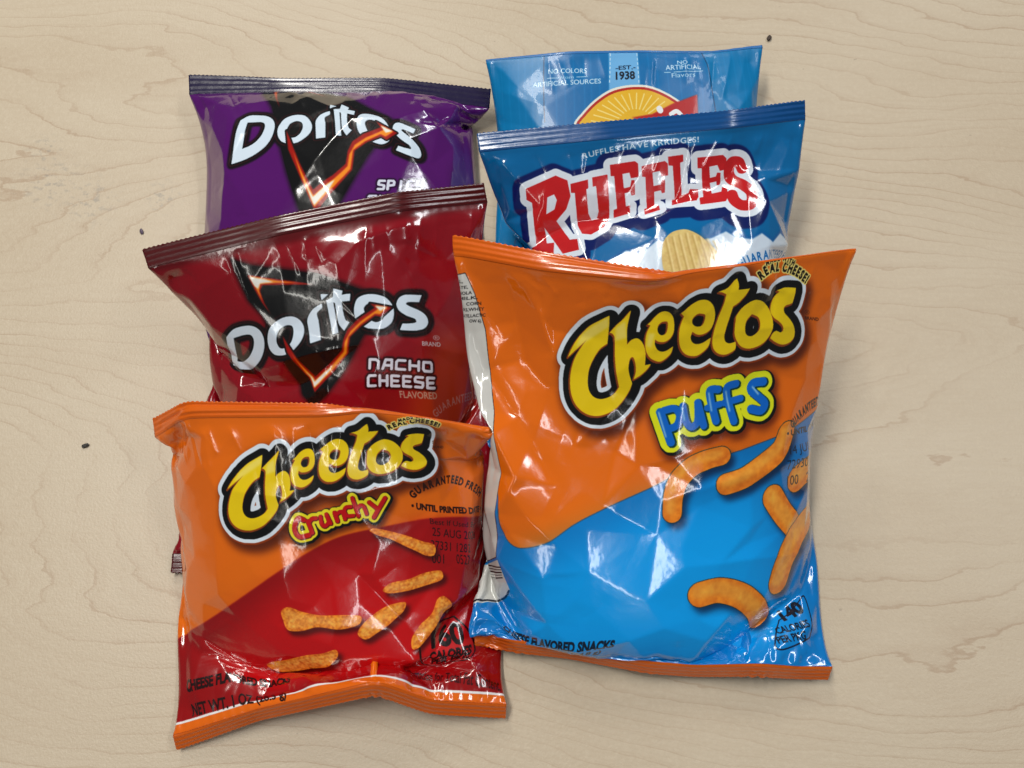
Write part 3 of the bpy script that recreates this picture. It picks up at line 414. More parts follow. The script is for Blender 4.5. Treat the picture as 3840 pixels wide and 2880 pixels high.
  ([('k',[(1531,1138),(1416,1186),(1350,1266),(1322,1359)],11.73)],[((0.01,0.08,0.2),0.3,1.6,2.4,1.8,0.75),((0.05,0.2,0.2),0.35,0,0,0,1),((0.92,0.5,0.12),0,0,0,0,1,0.3,1.2,4),((0.97,0.7,0.28),-2.2,-0.8,-1,1.4,0.6,0.3,1.0,9)]),
  ([('k',[(957,1361),(1035,1351),(1133,1387),(1212,1456),(1247,1515)],10.33)],[((0.01,0.08,0.2),0.3,1.6,2.4,1.8,0.75),((0.05,0.2,0.2),0.35,0,0,0,1),((0.92,0.5,0.12),0,0,0,0,1,0.3,1.2,5),((0.97,0.7,0.28),-2.2,-0.8,-1,1.4,0.6,0.3,1.0,10)]),
  ([('a','REAL CHEESE!',[(1160,148),(1200,127),(1251,126),(1316,147),(1375,187)],3.35,0.055)],[((0.95,0.88,0.5),0.5,0,0,0,1),((0.09,0.06,0.03),0,0,0,0,1)]),
  ([('a','MADE WITH',[(1182,101),(1221,92),(1264,95),(1311,114)],1.62,0.055)],[((0.95,0.88,0.5),0.4,0,0,0,1),((0.09,0.06,0.03),0,0,0,0,1)]),
  ([('t','®',[(1382,301),(1408,306),(1380,284)],0)],[((0.25,0.1,0.02),0,0,0,0,1)]),
  ([('t','BRAND',[(1385,320),(1458,334),(1384,308)],0.02)],[((0.25,0.1,0.02),0,0,0,0,1)]),
  ([('a','GUARANTEED FRESH',[(1349,740),(1401,707),(1461,686),(1525,671),(1600,663)],3.68,0.05)],[((0.13,0.05,0.03),0,0,0,0,1)]),
  ([('t','• UNTIL PRINTED DATE •',[(1324,767),(1772,789),(1318,742)],0.03)],[((0.03,0.06,0.12),0,0,0,0,1)]),
  ([('t','14 JUL 2026',[(1350,845),(1610,854),(1342,811)],0.0)],[((0.03,0.06,0.12),0,0,0,0,0.85)]),
  ([('t','729307401',[(1335,903),(1574,924),(1330,865)],0.0)],[((0.03,0.06,0.12),0,0,0,0,0.85)]),
  ([('t','100',[(1346,972),(1417,978),(1341,932)],0.0)],[((0.06,0.05,0.06),0,0,0,0,0.9)]),
  ([('t','23:30',[(1473,982),(1602,993),(1466,942)],0.0)],[((0.06,0.05,0.06),0,0,0,0,0.9)]),
  ([('k',[(1358,1556),(1452,1504),(1500,1481),(1517,1654)],0.66),('k',[(1358,1556),(1343,1703),(1409,1702),(1517,1654)],0.67)],[((0.03,0.1,0.2),0,0,0,0,1)]),
  ([('t','140',[(1381,1568),(1485,1542),(1345,1511)],0.05)],[((0.03,0.08,0.15),0,0,0,0,1)]),
  ([('t','CALORIES',[(1353,1636),(1502,1612),(1336,1602)],0.03)],[((0.03,0.08,0.15),0,0,0,0,1)]),
  ([('t','PER PKG',[(1358,1686),(1494,1664),(1340,1651)],0.03)],[((0.03,0.08,0.15),0,0,0,0,1)]),
  ([('t','CHEESE FLAVORED SNACKS',[(146,1647),(625,1588),(151,1599)],0.05)],[((0.03,0.1,0.18),0,0,0,0,1)]),
  ([('t','NET WT. 7/8 OZ (24.8 g)',[(152,1706),(576,1652),(157,1665)],0.03)],[((0.03,0.1,0.18),0,0,0,0,1)]),
  ([('p',[(-382,224),(40,147),(68,222),(99,357),(115,536),(127,732),(132,930),(138,1130),(132,1267),(-519,1690)])],[((0.04,0.04,0.05),0.3,0,0,0,1),((0.8,0.8,0.78),0,0,0,0,1)]),
  ([('p',[(-563,2034),(137,1466),(185,1400),(143,1275),(-521,1707)])],[((0.8,0.8,0.78),0,0,0,0,1)]),
  ([('k',[(-96,1628),(137,1461),(180,1407)],0.9)],[((0.05,0.06,0.1),0,0,0,0,1)]),
  ([('k',[(-2,1364),(155,1305)],0.52)],[((0.04,0.04,0.05),0,0,0,0,1)]),
  ([('k',[(-3,1379),(155,1317)],0.31)],[((0.04,0.04,0.05),0,0,0,0,1)]),
  ([('k',[(-4,1394),(154,1330)],0.59)],[((0.04,0.04,0.05),0,0,0,0,1)]),
  ([('k',[(-5,1410),(154,1342)],0.28)],[((0.04,0.04,0.05),0,0,0,0,1)]),
  ([('k',[(-5,1425),(154,1355)],0.46)],[((0.04,0.04,0.05),0,0,0,0,1)]),
  ([('t','MEAL,',[(-45,190),(26,182),(-43,178)],0.012)],[((0.06,0.05,0.06),0,0,0,0,1)]),
  ([('t','OLATE,',[(-38,211),(44,202),(-36,200)],0.012)],[((0.06,0.05,0.06),0,0,0,0,1)]),
  ([('t','CANOLA',[(-30,233),(58,223),(-29,221)],0.012)],[((0.06,0.05,0.06),0,0,0,0,1)]),
  ([('t','MILK,',[(-5,250),(80,240),(-3,238)],0.012)],[((0.06,0.05,0.06),0,0,0,0,1)]),
  ([('t','CORN',[(30,268),(93,262),(31,256)],0.012)],[((0.06,0.05,0.06),0,0,0,0,1)]),
  ([('t','RS,WHEY',[(10,292),(104,282),(11,280)],0.012)],[((0.06,0.05,0.06),0,0,0,0,1)]),
  ([('t','CATE,LACTIC',[(-10,319),(106,305),(-8,307)],0.012)],[((0.06,0.05,0.06),0,0,0,0,1)]),
  ([('t','OW 6).',[(34,334),(87,329),(36,322)],0.012)],[((0.06,0.05,0.06),0,0,0,0,1)]),
 ]),
}
BAGS={
 'purple': {'top_o': [(-159.3, 155.5, 16.0), (-112.2, 151.3, 17.0), (-62.4, 151.8, 17.0), (-10.0, 148.2, 14.0)], 'top_i': [(-157.6, 143.2, 15.0), (-111.3, 143.7, 18.0), (-61.9, 142.6, 18.0), (-10.8, 136.7, 13.0)], 'bot': [(-127.0, 1.1, 3.0), (-78.7, -1.1, 3.0), (-20.1, 1.1, 3.0)], 'ceil': [(-86.335, 56.726, 0.086, -0.996, 50.0, 0.451, 20.0)], 'W': 143, 'H': 166, 'vol': 0.74, 'seed': 3, 'kc': 0.6, 'kb': 0.05, 'pl': 0.014, 'pg': 0.15, 'pmax': 1.3, 'creases': [([(40.0, 5.9), (59.1, 22.1), (81.1, 39.6)], 1.0, 5), ([(81.1, 39.6), (57.1, 75.4)], 0.8, 5), ([(81.1, 39.6), (101.4, 39.1)], 0.6, 4), ([(101.3, 43.3), (106.5, 58.6), (122.3, 79.5)], 0.7, 5), ([(22.8, 25.1), (22.3, 60.2), (19.8, 83.2)], 0.9, 6), ([(117.3, 8.3), (138.0, 36.2)], 0.7, 4), ([(132.8, 14.0), (120.2, 42.6), (106.5, 50.2)], 0.8, 5), ([(87.4, 9.3), (106.8, 16.7)], 0.6, 3), ([(62.8, 9.1), (86.2, 21.7)], -0.6, 5), ([(15.1, 20.1), (28.8, 41.3)], 0.6, 4)]},
 'red': {'top_o': [(-154.7, 42.8, 52.0), (-95.9, 52.9, 62.0), (-46.7, 62.6, 64.0), (-11.9, 72.0, 55.0)], 'top_i': [(-150.7, 33.8, 50.0), (-93.8, 44.4, 60.0), (-44.8, 54.6, 62.0), (-10.0, 64.4, 50.0)], 'bot': [(-144.7, -85.6, 3.0), (-75.8, -84.7, 3.0), (-4.1, -77.8, 3.0)], 'ceil': [(-72.102, -29.859, 0.025, -1.0, 60.0, 0.526, 26.0)], 'W': 143, 'H': 172, 'vol': 0.5, 'seed': 5, 'kc': 0.6, 'kb': 0.05, 'pl': 0.014, 'pg': 0.15, 'creases': [([(109.6, 12.5), (101.6, 13.8), (85.9, 17.3), (77.0, 23.7), (77.2, 35.2)], 1.1, 6), ([(39.8, 2.6), (37.5, 18.6)], 0.8, 4), ([(0.1, 13.6), (-3.6, 63.8)], 0.8, 5), ([(34.1, 17.8), (16.5, 38.0), (0.1, 65.7)], 1.0, 6), ([(72.8, 33.6), (87.6, 55.4)], 0.7, 4), ([(32.0, 60.1), (62.8, 56.8), (85.5, 55.6)], 0.8, 4), ([(-6.8, 80.9), (20.3, 77.3), (50.1, 71.3)], 0.8, 5), ([(105.7, 20.5), (121.0, 29.2)], -0.7, 7), ([(126.7, 29.8), (128.6, 46.1), (128.9, 71.2)], 0.9, 6), ([(101.2, 26.2), (113.7, 50.2)], -0.6, 8), ([(55.1, 16.4), (37.1, 29.6)], 0.5, 5), ([(65.6, 8.9), (73.3, 20.6)], 0.6, 5)]},
 'crunchy': {'top_o': [(-145.4, -27.9, 40.0), (-127.9, -24.9, 54.0), (-71.8, -28.1, 62.0), (-56.3, -29.6, 59.0), (-37.1, -31.8, 54.0), (-8.9, -34.2, 42.0)], 'top_i': [(-144.4, -35.1, 38.0), (-127.0, -30.5, 54.0), (-71.1, -33.0, 64.0), (-55.3, -30.8, 65.0), (-36.2, -32.9, 63.0), (-8.0, -34.5, 50.0)], 'bot_o': [(-134.9, -155.5, 2.0), (-101.1, -144.1, 7.0), (-52.7, -134.1, 23.0), (-32.5, -141.8, 9.0), (-2.4, -143.2, 3.0)], 'bot_i': [(-134.2, -149.6, 8.0), (-99.6, -139.0, 16.0), (-51.4, -129.0, 30.0), (-32.0, -135.9, 17.0), (-2.6, -137.8, 9.0)], 'W': 147, 'H': 149, 'vol': 0.54, 'seed': 8, 'kc': 0.6, 'kb': 0.05, 'pl': 0.014, 'pmax': 1.2, 'pg': 0.4, 'creases': [([(33.4, 34.9), (67.5, 38.6), (85.4, 37.8), (107.0, 35.0)], 1.0, 5), ([(134.8, 11.7), (145.8, 40.7)], 0.9, 5), ([(118.7, 53.4), (136.7, 52.8), (142.9, 31.6)], 0.9, 5), ([(133.9, 68.4), (126.0, 88.1)], 0.9, 6), ([(88.3, 69.3), (103.8, 91.5), (112.7, 108.5)], -1.2, 7), ([(117.6, 89.7), (105.9, 107.6), (91.5, 137.0)], 1.2, 6), ([(75.7, 96.8), (89.6, 136.9)], 1.0, 6), ([(20.9, 10.5), (27.7, 25.0)], 0.7, 4), ([(55.9, 9.0), (65.1, 19.7)], 0.6, 4), ([(100.2, 12.2), (107.2, 27.7)], -0.6, 6), ([(16.3, 34.1), (18.0, 64.7)], -0.8, 8), ([(20.7, 83.2), (54.4, 88.5)], -0.6, 9), ([(38.5, 51.3), (30.9, 77.3)], 0.5, 7), ([(125.7, 110.8), (141.3, 146.9)], 1.0, 6), ([(56.4, 101.6), (86.9, 133.1)], -0.8, 8)]},
 'lays': {'top_o': [(-11.8, 157.8, 19.0), (27.9, 155.7, 28.0), (61.2, 156.3, 28.0), (97.9, 159.6, 23.0), (122.5, 167.0, 19.0)], 'top_i': [(-12.4, 154.9, 27.0), (26.9, 152.7, 36.0), (59.6, 153.2, 36.0), (95.6, 156.6, 31.0), (120.6, 163.9, 27.0)], 'bot': [(-4.4, 5.5, 3.0), (59.7, 5.5, 3.0), (120.7, 5.5, 3.0)], 'ceil': [(57.376, 108.198, -0.011, -1.0, 46.0, 0.24, 18.0)], 'W': 138, 'H': 158, 'vol': 0.46, 'seed': 11, 'kc': 0.6, 'kb': 0.05, 'pl': 0.014, 'pg': 0.2, 'kf': 0.5, 'creases': [([(15.8, 23.4), (3.8, 36.5)], 0.8, 5), ([(29.5, 33.2), (3.0, 22.8)], 0.7, 5), ([(136.2, 22.3), (120.8, 37.7)], 0.9, 5), ([(42.3, 10.3), (47.8, 23.3)], -0.5, 6), ([(109.6, 10.7), (113.9, 24.8)], 0.7, 5)]},
 'ruffles': {'top_o': [(-15.8, 99.6, 50.0), (40.8, 101.9, 56.0), (94.6, 105.9, 58.0), (129.3, 115.3, 52.0)], 'top_i': [(-14.3, 90.5, 48.0), (41.4, 91.6, 56.0), (94.9, 96.0, 58.0), (129.7, 107.3, 48.0)], 'bot': [(-9.3, -42.3, 6.0), (55.2, -42.3, 6.0), (125.7, -42.3, 6.0)], 'ceil': [(52.887, 21.906, 0.053, -0.999, 72.0, 0.703, 20.0)], 'W': 145, 'H': 175, 'vol': 0.66, 'seed': 14, 'kc': 0.6, 'kb': 0.05, 'pl': 0.014, 'pg': 0.45, 'pmax': 1.0, 'creases': [([(123.7, 11.0), (111.3, 23.3), (102.6, 32.9)], 1.0, 5), ([(102.6, 32.9), (122.6, 42.8), (136.3, 61.1)], 0.9, 5), ([(102.7, 31.8), (90.0, 40.3), (73.7, 47.5)], 0.9, 6), ([(113.6, 37.9), (112.8, 64.0)], 0.8, 4), ([(139.5, 60.2), (121.8, 62.4), (114.0, 65.1)], 0.8, 4), ([(8.1, 11.4), (16.3, 22.7)], 1.0, 5), ([(5.9, 39.4), (25.4, 33.4)], 0.8, 5), ([(28.1, 23.1), (19.7, 52.1)], 0.9, 6), ([(117.9, 33.9), (141.8, 28.5)], 1.0, 5), ([(73.4, 15.6), (110.7, 11.3)], 0.7, 5), ([(50.2, 42.0), (72.8, 56.7)], -0.6, 8), ([(43.8, 12.9), (61.7, 32.0)], -0.5, 8)]},
 'puffs': {'top_o': [(-23.5, 35.4, 78.0), (11.0, 23.0, 88.0), (52.9, 13.1, 93.0), (62.3, 14.5, 88.0), (83.3, 15.4, 86.0), (135.0, 32.4, 66.0)], 'top_i': [(-22.9, 28.9, 76.0), (10.1, 16.4, 88.0), (52.4, 8.3, 95.0), (62.2, 11.8, 97.0), (80.8, 14.9, 97.0), (132.7, 30.9, 77.0)], 'bot_o': [(-15.0, -114.3, 2.0), (0.8, -117.8, 7.0), (23.7, -120.4, 3.0), (55.3, -126.1, 7.0), (74.5, -127.5, 4.0), (99.5, -127.2, 10.0), (116.1, -128.2, 4.0), (128.9, -128.2, 4.0)], 'bot_i': [(-15.5, -109.1, 9.0), (-0.2, -113.0, 15.0), (23.1, -116.2, 13.0), (54.2, -121.6, 16.0), (72.9, -123.0, 14.0), (97.8, -122.7, 18.0), (113.9, -123.7, 13.0), (128.6, -123.6, 11.0)], 'W': 161, 'H': 186, 'vol': 0.6, 'seed': 17, 'kc': 0.6, 'kb': 0.05, 'pl': 0.014, 'pmax': 1.2, 'pg': 0.5, 'creases': [([(119.8, 15.1), (101.4, 18.4), (91.3, 30.0)], 1.0, 5), ([(88.0, 34.6), (109.6, 32.8), (141.5, 34.4)], 0.9, 4), ([(91.3, 30.0), (74.6, 40.0), (57.5, 52.9)], 0.9, 6), ([(141.5, 34.0), (152.2, 50.1), (150.5, 68.1)], 1.1, 6), ([(150.1, 20.6), (152.2, 29.2), (142.8, 34.3)], 1.0, 5), ([(113.4, 7.7), (129.0, 21.4), (147.8, 21.6)], 0.9, 5), ([(71.1, 84.9), (111.9, 74.0), (152.0, 68.3)], 1.2, 6), ([(79.9, 98.5), (112.4, 89.7), (163.1, 85.6)], 1.0, 5), ([(62.6, 61.8), (46.5, 78.3)], 0.8, 5), ([(19.8, 5.4), (35.1, 26.8), (39.1, 41.0), (36.9, 55.7)], 1.5, 8), ([(36.9, 55.7), (29.7, 76.3), (14.3, 107.4)], 1.0, 9), ([(24.0, 68.0), (46.5, 76.5)], 0.8, 6), ([(89.3, 124.6), (117.5, 123.7), (161.0, 128.3)], 1.0, 5), ([(148.9, 99.6), (134.3, 114.7)], 0.9, 4), ([(162.1, 92.0), (157.7, 125.8)], 0.9, 5), ([(14.5, 127.1), (34.2, 130.2), (51.5, 126.5)], 1.2, 6), ([(37.2, 128.6), (36.5, 149.6)], 0.9, 6), ([(150.1, 160.4), (128.1, 177.1)], 1.0, 5), ([(19.0, 96.7), (38.5, 105.8)], -0.8, 8), ([(57.0, 100.7), (78.2, 111.7)], -0.5, 10), ([(94.0, 145.7), (138.0, 145.1)], -0.6, 9), ([(22.4, 17.2), (26.7, 45.7)], -0.9, 9)]},
}

# ------------------------------------------------------------------ printing the film: shapes in mm on the flat bag -> colour
RES = 6.0; PAD = 30.0                         # print resolution (px per mm), margin wrapped round each side (mm)
_glyph = {}
def glyphs(txt, bold):
    """triangles of a line of text from the built-in font, cap height 1, x from 0 to width"""
    if (txt, bold) not in _glyph:
        out = []
        for t in ('H', txt):
            cu = bpy.data.curves.new('t', 'FONT'); cu.body = t; cu.offset = bold; cu.resolution_u = 3
            o = bpy.data.objects.new('t', cu); COL.objects.link(o)
            dg = bpy.context.evaluated_depsgraph_get(); me = o.evaluated_get(dg).to_mesh()
            me.calc_loop_triangles()
            v = np.array([w.co[:2] for w in me.vertices]).reshape(-1, 2); f = np.array([q.vertices[:] for q in me.loop_triangles], int).reshape(-1, 3)
            o.evaluated_get(dg).to_mesh_clear(); bpy.data.objects.remove(o); bpy.data.curves.remove(cu)
            out.append((v, f))
        cap = out[0][0][:, 1].max()
        v, f = out[1]
        if len(v): v = v/cap; x0 = v[:, 0].min(); v[:, 0] -= x0
        _glyph[(txt, bold)] = (v, f)
    return _glyph[(txt, bold)]
def smooth(pts, closed=True, k=8):
    P = np.array([p[:2] for p in pts], float)/10; C = [len(p) > 2 for p in pts]; n = len(P)
    if n < 3 and not closed: return P
    out = []
    for i in range(n if closed else n-1):
        a, b = P[i], P[(i+1) % n]
        pa = P[i-1] if (closed or i > 0) else a; pb = P[(i+2) % n] if (closed or i+2 < n) else b
        t0 = (b-pa)/2 if not C[i] else (b-a)*.5; t1 = (pb-a)/2 if not C[(i+1) % n] else (b-a)*.5
        L = np.linalg.norm(b-a)+1e-9
        for t in (t0, t1):
            q = np.linalg.norm(t)
            if q > L: t *= L/q
        s = np.arange(k)[:, None]/k
        out.append((2*s**3-3*s**2+1)*a+(s**3-2*s**2+s)*t0+(-2*s**3+3*s**2)*b+(s**3-s**2)*t1)
    out = np.concatenate(out)
    return out if closed else np.vstack([out, P[-1]])
class Print:
    def __init__(s, W, H, base):
        s.w, s.h = int((W+2*PAD)*RES), int(H*RES); s.x0 = s.y0 = 0
        s.c = np.empty((s.h, s.w, 3), np.float32); s.c[:] = base
    def px(s, P): return (np.asarray(P, float)+(PAD, 0))*RES-(s.x0, s.y0)
    def raster(s, loops, ss=2):
        """non-zero coverage of closed loops (mm), rows x columns, 0..1"""
        cnt = np.zeros((s.h*ss+1, s.w*ss+2), np.int16)
        for P in loops:
            q = s.px(P)*ss; a, b = q, np.roll(q, -1, 0)
            sg = np.where(b[:, 1] > a[:, 1], 1, -1)
            lo, hi = np.where(sg[:, None] > 0, a, b), np.where(sg[:, None] > 0, b, a)
            y0 = np.clip(np.ceil(lo[:, 1]-.5), 0, s.h*ss).astype(int); y1 = np.clip(np.ceil(hi[:, 1]-.5), 0, s.h*ss).astype(int)
            m = y1-y0; k = m > 0
            if not k.any(): continue
            e = np.repeat(np.nonzero(k)[0], m[k]); off = np.arange(len(e))-np.repeat(np.cumsum(m[k])-m[k], m[k])
            y = y0[e]+off; t = (y+.5-lo[e, 1])/(hi[e, 1]-lo[e, 1]); x = lo[e, 0]+t*(hi[e, 0]-lo[e, 0])
            np.add.at(cnt, (y, np.clip(np.ceil(x-.5), 0, s.w*ss+1).astype(int)), sg[e])
        f = (np.cumsum(cnt, 1)[:s.h*ss, :s.w*ss] != 0).astype(np.float32)
        return f.reshape(s.h, ss, s.w, ss).mean((1, 3))
    def loops(s, items):
        pos, neg = [], []
        for it in items:
            k = it[0]
            if k == 'p': pos.append(np.array([p[:2] for p in it[1]], float)/10)
            elif k == 's': pos.append(smooth(it[1]))
            elif k == 'h': neg.append(smooth(it[1]))
            elif k == 'k':
                P = smooth(it[1], False); r = it[2]/2; ang = np.linspace(0, 2*np.pi, 20, endpoint=False)
                circ = np.stack([np.cos(ang), np.sin(ang)], 1)*r
                for a in P: pos.append(circ+a)
                for a, b in zip(P[:-1], P[1:]):
                    d = b-a; L = np.hypot(*d)+1e-9; nn = np.array([-d[1], d[0]])/L*r
                    q = np.array([a+nn, a-nn, b-nn, b+nn]); x, y = q.T
                    pos.append(q if (x*np.roll(y, -1)-np.roll(x, -1)*y).sum() > 0 else q[::-1])
            elif k == 't':
                v, f = glyphs(it[1], it[3])
                if len(v):
                    p0, p1, p2 = (np.array(p[:2], float)/10 for p in it[2])
                    q = p0+v[:, :1]/v[:, 0].max()*(p1-p0)+v[:, 1:]*(p2-p0); s.tris(q, f, pos)
            elif k == 'a':
                P = smooth(it[2], False, 12); d = np.r_[0, np.cumsum(np.linalg.norm(np.diff(P, axis=0), axis=1))]
                ws = [(.42 if ch == ' ' else glyphs(ch, it[4])[0][:, 0].max()+.16) for ch in it[1]]
                sc = d[-1]/sum(ws); x = 0
                for ch, w in zip(it[1], ws):
                    if ch != ' ':
                        m = x+w/2; c = np.array([np.interp(m*sc, d, P[:, j]) for j in (0, 1)]); c2 = np.array([np.interp(m*sc+.4, d, P[:, j]) for j in (0, 1)]); c1 = np.array([np.interp(m*sc-.4, d, P[:, j]) for j in (0, 1)])
                        t = (c2-c1)/(np.linalg.norm(c2-c1)+1e-9); up = np.array([t[1], -t[0]])
                        v, f = glyphs(ch, it[4])
                        s.tris(c+(v[:, :1]-(w-.16)/2)*sc*t+v[:, 1:]*it[3]*up, f, pos)
                    x += w
        # keep every loop turning the same way, so that overlaps add up
        fix = []
        for q in pos:
            x, y = q.T; fix.append(q if (x*np.roll(y, -1)-np.roll(x, -1)*y).sum() > 0 else q[::-1])
        return fix, neg
    def tris(s, q, f, pos):
        for t in f: pos.append(q[t])
    def grow(s, m, r):
        R = abs(r)*RES; b = m >= .5
        if r < 0: b = ~b
        big = 1e4; g = np.where(b, 0, big).astype(np.float32)
        for y in range(1, s.h): np.minimum(g[y], g[y-1]+1, out=g[y])
        for y in range(s.h-2, -1, -1): np.minimum(g[y], g[y+1]+1, out=g[y])
        g2 = np.minimum(g, 200)**2; d2 = g2.copy(); n = int(R)+2
        for dx in range(1, n+1):
            np.minimum(d2[:, dx:], g2[:, :-dx]+dx*dx, out=d2[:, dx:]); np.minimum(d2[:, :-dx], g2[:, dx:]+dx*dx, out=d2[:, :-dx])
        a = np.clip(R-np.sqrt(d2)+.5, 0, 1)
        return a if r > 0 else 1-a
    def blur(s, m, r):
        k = max(1, int(round(r*RES*.6)))
        for _ in range(3):
            for ax in (0, 1):
                p = np.pad(m, [(k+1, k) if i == ax else (0, 0) for i in (0, 1)], mode='edge'); c = np.cumsum(p, ax)
                m = (c[2*k+1:]-c[:-2*k-1] if ax == 0 else c[:, 2*k+1:]-c[:, :-2*k-1])/(2*k+1)
        return m
    def draw(s, items, layers):
        pos, neg = s.loops(items); pad = max(abs(l[1])+abs(l[2])+abs(l[3])+2.5*l[4] for l in layers)*RES+4
        q = s.px(np.concatenate(pos)) if pos else np.zeros((0, 2))
        if not len(q): return
        x0, y0 = np.clip((q.min(0)-pad).astype(int), 0, (s.w, s.h)); x1, y1 = np.clip((q.max(0)+pad).astype(int), 0, (s.w, s.h))
        if x1 <= x0+1 or y1 <= y0+1: return
        sub = Print.__new__(Print); sub.h, sub.w, sub.x0, sub.y0 = y1-y0, x1-x0, x0, y0
        mm = sub.raster(pos); cv = s.c[y0:y1, x0:x1]
        if neg: mm = mm*(1-sub.raster(neg))
        for l in layers:
            col, gr, dx, dy, bl, al = l[:6]; m = mm
            if gr: m = sub.grow(m, gr)
            if dx or dy: m = np.roll(m, (int(round(dy*RES)), int(round(dx*RES))), (0, 1))
            if bl: m = sub.blur(m, bl)
            c = np.array(col, np.float32)
            if len(l) > 6:
                amp, nf, seed = l[6:]; rng = np.random.default_rng(seed+1); t = np.zeros((sub.h, sub.w), np.float32)
                for o in (1, 2):
                    ky, kx = int(sub.h/RES*nf*o/2)+3, int(sub.w/RES*nf*o/2)+3; r = rng.random((ky, kx)).astype(np.float32)
                    yy, xx = np.linspace(0, ky-1.001, sub.h), np.linspace(0, kx-1.001, sub.w); iy, ix = yy.astype(int), xx.astype(int); fy, fx = (yy-iy)[:, None], (xx-ix)[None]
                    A = r[iy][:, ix]; Bq = r[iy][:, ix+1]; Cq = r[iy+1][:, ix]; D = r[iy+1][:, ix+1]
                    t += ((A*(1-fx)+Bq*fx)*(1-fy)+(Cq*(1-fx)+D*fx)*fy)/o
                c = np.clip(c*(1+amp*(t/1.5-.5)[..., None]*np.array([.7, 1.3, 1.6], np.float32)), 0, 1)
            cv += (c-cv)*(m*al)[..., None]
    def image(s, name):
        im = bpy.data.images.new(name, s.w, s.h, alpha=False)
        px = np.ones((s.h, s.w, 4), np.float32); px[..., :3] = s.c[::-1]
        im.pixels.foreach_set(px.ravel()); im.update(); im.pack(); return im

# ------------------------------------------------------------------ film, seals, bags
def film_mat(name, image, W, H, rough, crinkle, coat=.8):
    m, n, l, p = new_mat(name); g = NG(m)
    t = n.new('ShaderNodeTexImage'); t.image = image; t.extension = 'EXTEND'; t.interpolation = 'Cubic'
    tc = n.new('ShaderNodeTexCoord')
    l.new(tc.outputs['UV'], t.inputs['Vector'])
    l.new(t.outputs['Color'], p.inputs['Base Color'])
    ob = tc.outputs['Object']
    r = g.noise(ob, 60, 3, .6)
    l.new(g.math('MULTIPLY_ADD', r, .08, rough-.08), p.inputs['Roughness'])
    p.inputs['Specular IOR Level'].default_value = .62 if coat > .3 else .35
    p.inputs['Coat Weight'].default_value = coat; p.inputs['Coat Roughness'].default_value = .05
    b1 = g.bump(g.noise(ob, 70, 2, .45, .4), .0006*crinkle, .10)
    b2 = g.bump(g.noise(ob, 420, 2, .5), .00008*crinkle, .35, b1)
    l.new(b2, p.inputs['Normal']); l.new(b2, p.inputs['Coat Normal'])
    return m
def plain_film(name, col, rough=.24):
    m, n, l, p = new_mat(name); g = NG(m)
    ob = n.new('ShaderNodeTexCoord').outputs['Object']
    c = g.mix(g.math('MULTIPLY', g.noise(ob, 140, 3, .6), .35), col, tuple(q*.75 for q in col))
    l.new(c, p.inputs['Base Color']); p.inputs['Roughness'].default_value = rough
    p.inputs['Specular IOR Level'].default_value = .6; p.inputs['Coat Weight'].default_value = .25; p.inputs['Coat Roughness'].default_value = .08
    l.new(g.bump(g.noise(ob, 200, 2, .5), .0003, .3), p.inputs['Normal'])
    return m
def lin(c): return tuple((q/12.92 if q <= .04045 else ((q+.055)/1.055)**2.4) for q in c)
def mesh_obj(name, V, F, mat, parent, uv=None, nrm=None):
    me = bpy.data.meshes.new(name); me.from_pydata((V*.001).tolist(), [], F.tolist())
    me.polygons.foreach_set('use_smooth', np.ones(len(F), bool)); me.materials.append(mat)
    if uv is not None:
        lay = me.uv_layers.new(name='print'); vi = np.empty(len(me.loops), np.int32); me.loops.foreach_get('vertex_index', vi)
        lay.data.foreach_set('uv', uv[vi].astype(np.float32).ravel())
    if nrm is not None: me.normals_split_custom_set_from_vertices(nrm.tolist())
    me.update()
    return link(bpy.data.objects.new(name, me), parent)
def grid_faces(a, b):
    i = np.arange(a*b).reshape(a, b)
    return np.stack([i[:-1, :-1], i[:-1, 1:], i[1:, 1:], i[1:, :-1]], -1).reshape(-1, 4)
def seg_dist(U, V, pts):
    D = np.full(U.shape, 1e9, np.float32); T = np.zeros(U.shape, np.float32); L0 = 0
    P = np.array(pts, float); Ls = np.linalg.norm(np.diff(P, axis=0), axis=1); tot = Ls.sum()
    for a, b, L in zip(P[:-1], P[1:], Ls):
        d = (b-a)/(L+1e-9); t = np.clip((U-a[0])*d[0]+(V-a[1])*d[1], 0, L)
        q = np.hypot(U-a[0]-t*d[0], V-a[1]-t*d[1]); k = q < D
        D = np.where(k, q, D); T = np.where(k, (L0+t)/tot, T); L0 += L
    return D, T
